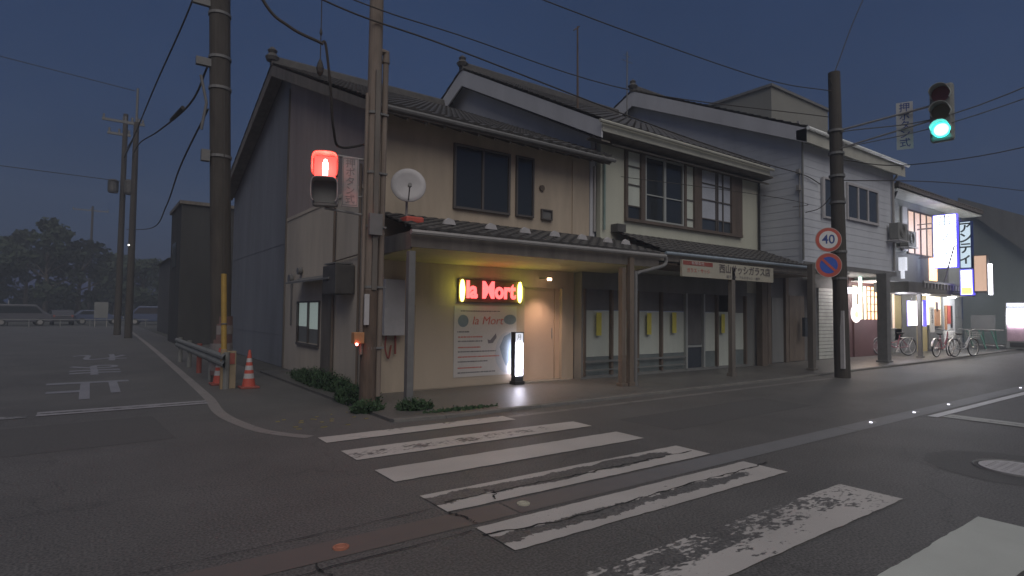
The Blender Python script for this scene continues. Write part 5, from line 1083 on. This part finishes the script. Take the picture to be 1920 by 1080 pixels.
# ================================================================== right edge things
t = thing('vending_machine', (38.4,8.7,0), "brightly lit vending machine with drinks rows at the right edge", 'vending machine')
MB().box(38.0,38.8,8.15,9.12,.05,2.42).build('cabinet', MT['slate'], t, bevel=.02)
MB().box(37.96,37.998,8.22,9.05,2.20,2.38).build('top_panel', EM['vend'], t); MB().box(37.96,37.998,8.22,9.05,1.55,2.15).build('display_window', EM['vend'], t)
g = MB()
for z in (1.62,1.90): 
    for k in range(6): g.tube([(37.94,8.30+.13*k,z),(37.94,8.30+.13*k,z+.16)], .035, 8)
build_each(g, 'drink_can', EM['vendb'], t); MB().box(37.97,37.998,8.22,9.05,1.28,1.50).build('button_strip', EM['vendr'], t); MB().box(37.97,37.998,8.22,9.05,.45,1.22).build('lower_panel', mat("vending_mauve", (.45,.30,.36), .5), t); MB().box(37.95,37.998,8.3,8.95,.15,.38).build('pickup_slot', MT['black'], t)
l = bpy.data.lights.new("vend", 'AREA'); l.energy = 14; l.size = .8; l.color = (.9,.9,1); o = bpy.data.objects.new("vending_glow", l); col.objects.link(o); o.location = (37.85,8.65,1.6); o.rotation_euler = (R(90),0,R(-90))
t = thing('green_barrier', (37,9.8,0), "green pipe barrier with slanted legs on the pavement before the vending machine", 'barrier')
MB().tube([(37,10.5,1.0),(37,8.95,1.0)], .03, 8).tube([(37,10.5,.22),(37,8.95,.22)], .025, 8).build('rail', MT['steel'], t)
for y in (10.35,9.85,9.35): MB().tube([(37.02,y+.12,1.0),(36.98,y-.18,.02)], .035, 8).tube([(37.02,y-.05,1.0),(37.3,y-.05,.02)], .03, 8).build('leg', MT['green'], t)
g = MB(); g.box(37.05,37.08,9.3,10.3,.9,1.75); tag(g.build('dark_board', MT['darkpanel']), "dark plain board behind the green barrier", 'board')

# ================================================================== WEEDS
def weeds(cx, cy, rx, ry, n_, h, seed, lab):
    rnd = random.Random(seed); g = MB()
    for k in range(n_):
        a = rnd.uniform(0,6.28); rr = math.sqrt(rnd.random()); x = cx+rx*rr*math.cos(a); y = cy+ry*rr*math.sin(a); hh = h*rnd.uniform(.3,1)*(1-.5*rr); d = Vector((rnd.gauss(0,.35),rnd.gauss(0,.35),1)).normalized(); s = Vector((-d.y,d.x,0)); s = s.normalized()*rnd.uniform(.008,.02) if s.length > .01 else Vector((.01,0,0))
        p = Vector((x,y,0)); b = len(g.v); m_ = p+d*hh*.55; e_ = m_+Vector((d.x*1.6,d.y*1.6,.6)).normalized()*hh*.5
        g.v += [p-s,p+s,m_+s*1.3,m_-s*1.3,e_]; g.f += [(b,b+1,b+2,b+3),(b+3,b+2,b+4)]
        for j in range(3):
            q = p+d*hh*rnd.uniform(.3,.95); u = Vector((rnd.gauss(0,1),rnd.gauss(0,1),rnd.gauss(0,.6))).normalized()*rnd.uniform(.025,.055); v = u.orthogonal().normalized()*.018; b = len(g.v); g.v += [q,q+u*.5+v,q+u,q+u*.5-v]; g.f.append((b,b+1,b+2,b+3))
    return tag(g.build('weeds', MT['weed']), lab, 'weeds', kind='stuff')
weeds(4.02,12.4,.28,1.9,1000,.52,11,"tall weeds along the foot of the shaded side wall")
weeds(3.85,9.9,.30,.7,520,.42,12,"weeds between the middle pole and the shop corner")
weeds(4.3,8.55,.30,.20,420,.30,13,"low green tuft at the foot of the first arcade post")
weeds(4.9,8.1,.7,.10,260,.12,14,"thin grass along the kerb")
weeds(3.6,8.85,.25,.2,240,.3,15,"weeds round the foot of the middle pole")
gb = MB()
rnd = random.Random(44)
for k in range(26):
    x = rnd.uniform(2.2,4.0); y = rnd.uniform(7.95,9.0); gb.cbox(x,y,.004,rnd.uniform(.02,.07),rnd.uniform(.02,.05),.012)
tag(gb.build('fallen_leaves', mat("dry_leaf", (.20,.17,.08), .9)), "scattered dry leaves on the corner asphalt", 'leaves', kind='stuff')
tag(MB().box(4.45,4.8,9.3,9.6,3.18,3.30).build('red_cloth', MT['red'], None, bevel=.03), "red folded cloth on the canopy under the satellite dish", 'cloth')

# ================================================================== haze volume added to lift the blacks like a lens veil
hz = MB().box(-80, 90, -20, 125, -1.6, 22).build('haze', bpy.data.materials.new("veil_haze")); tag(hz, kind='stuff')
hm = hz.data.materials[0]; hm.use_nodes = True; hn = hm.node_tree; hn.nodes.clear()
ho = hn.nodes.new("ShaderNodeOutputMaterial"); pvn = hn.nodes.new("ShaderNodeVolumePrincipled"); pvn.inputs["Color"].default_value = (0.66, 0.73, 0.84, 1); pvn.inputs["Density"].default_value = 0.0038; pvn.inputs["Anisotropy"].default_value = 0.0
hn.links.new(pvn.outputs[0], ho.inputs["Volume"])
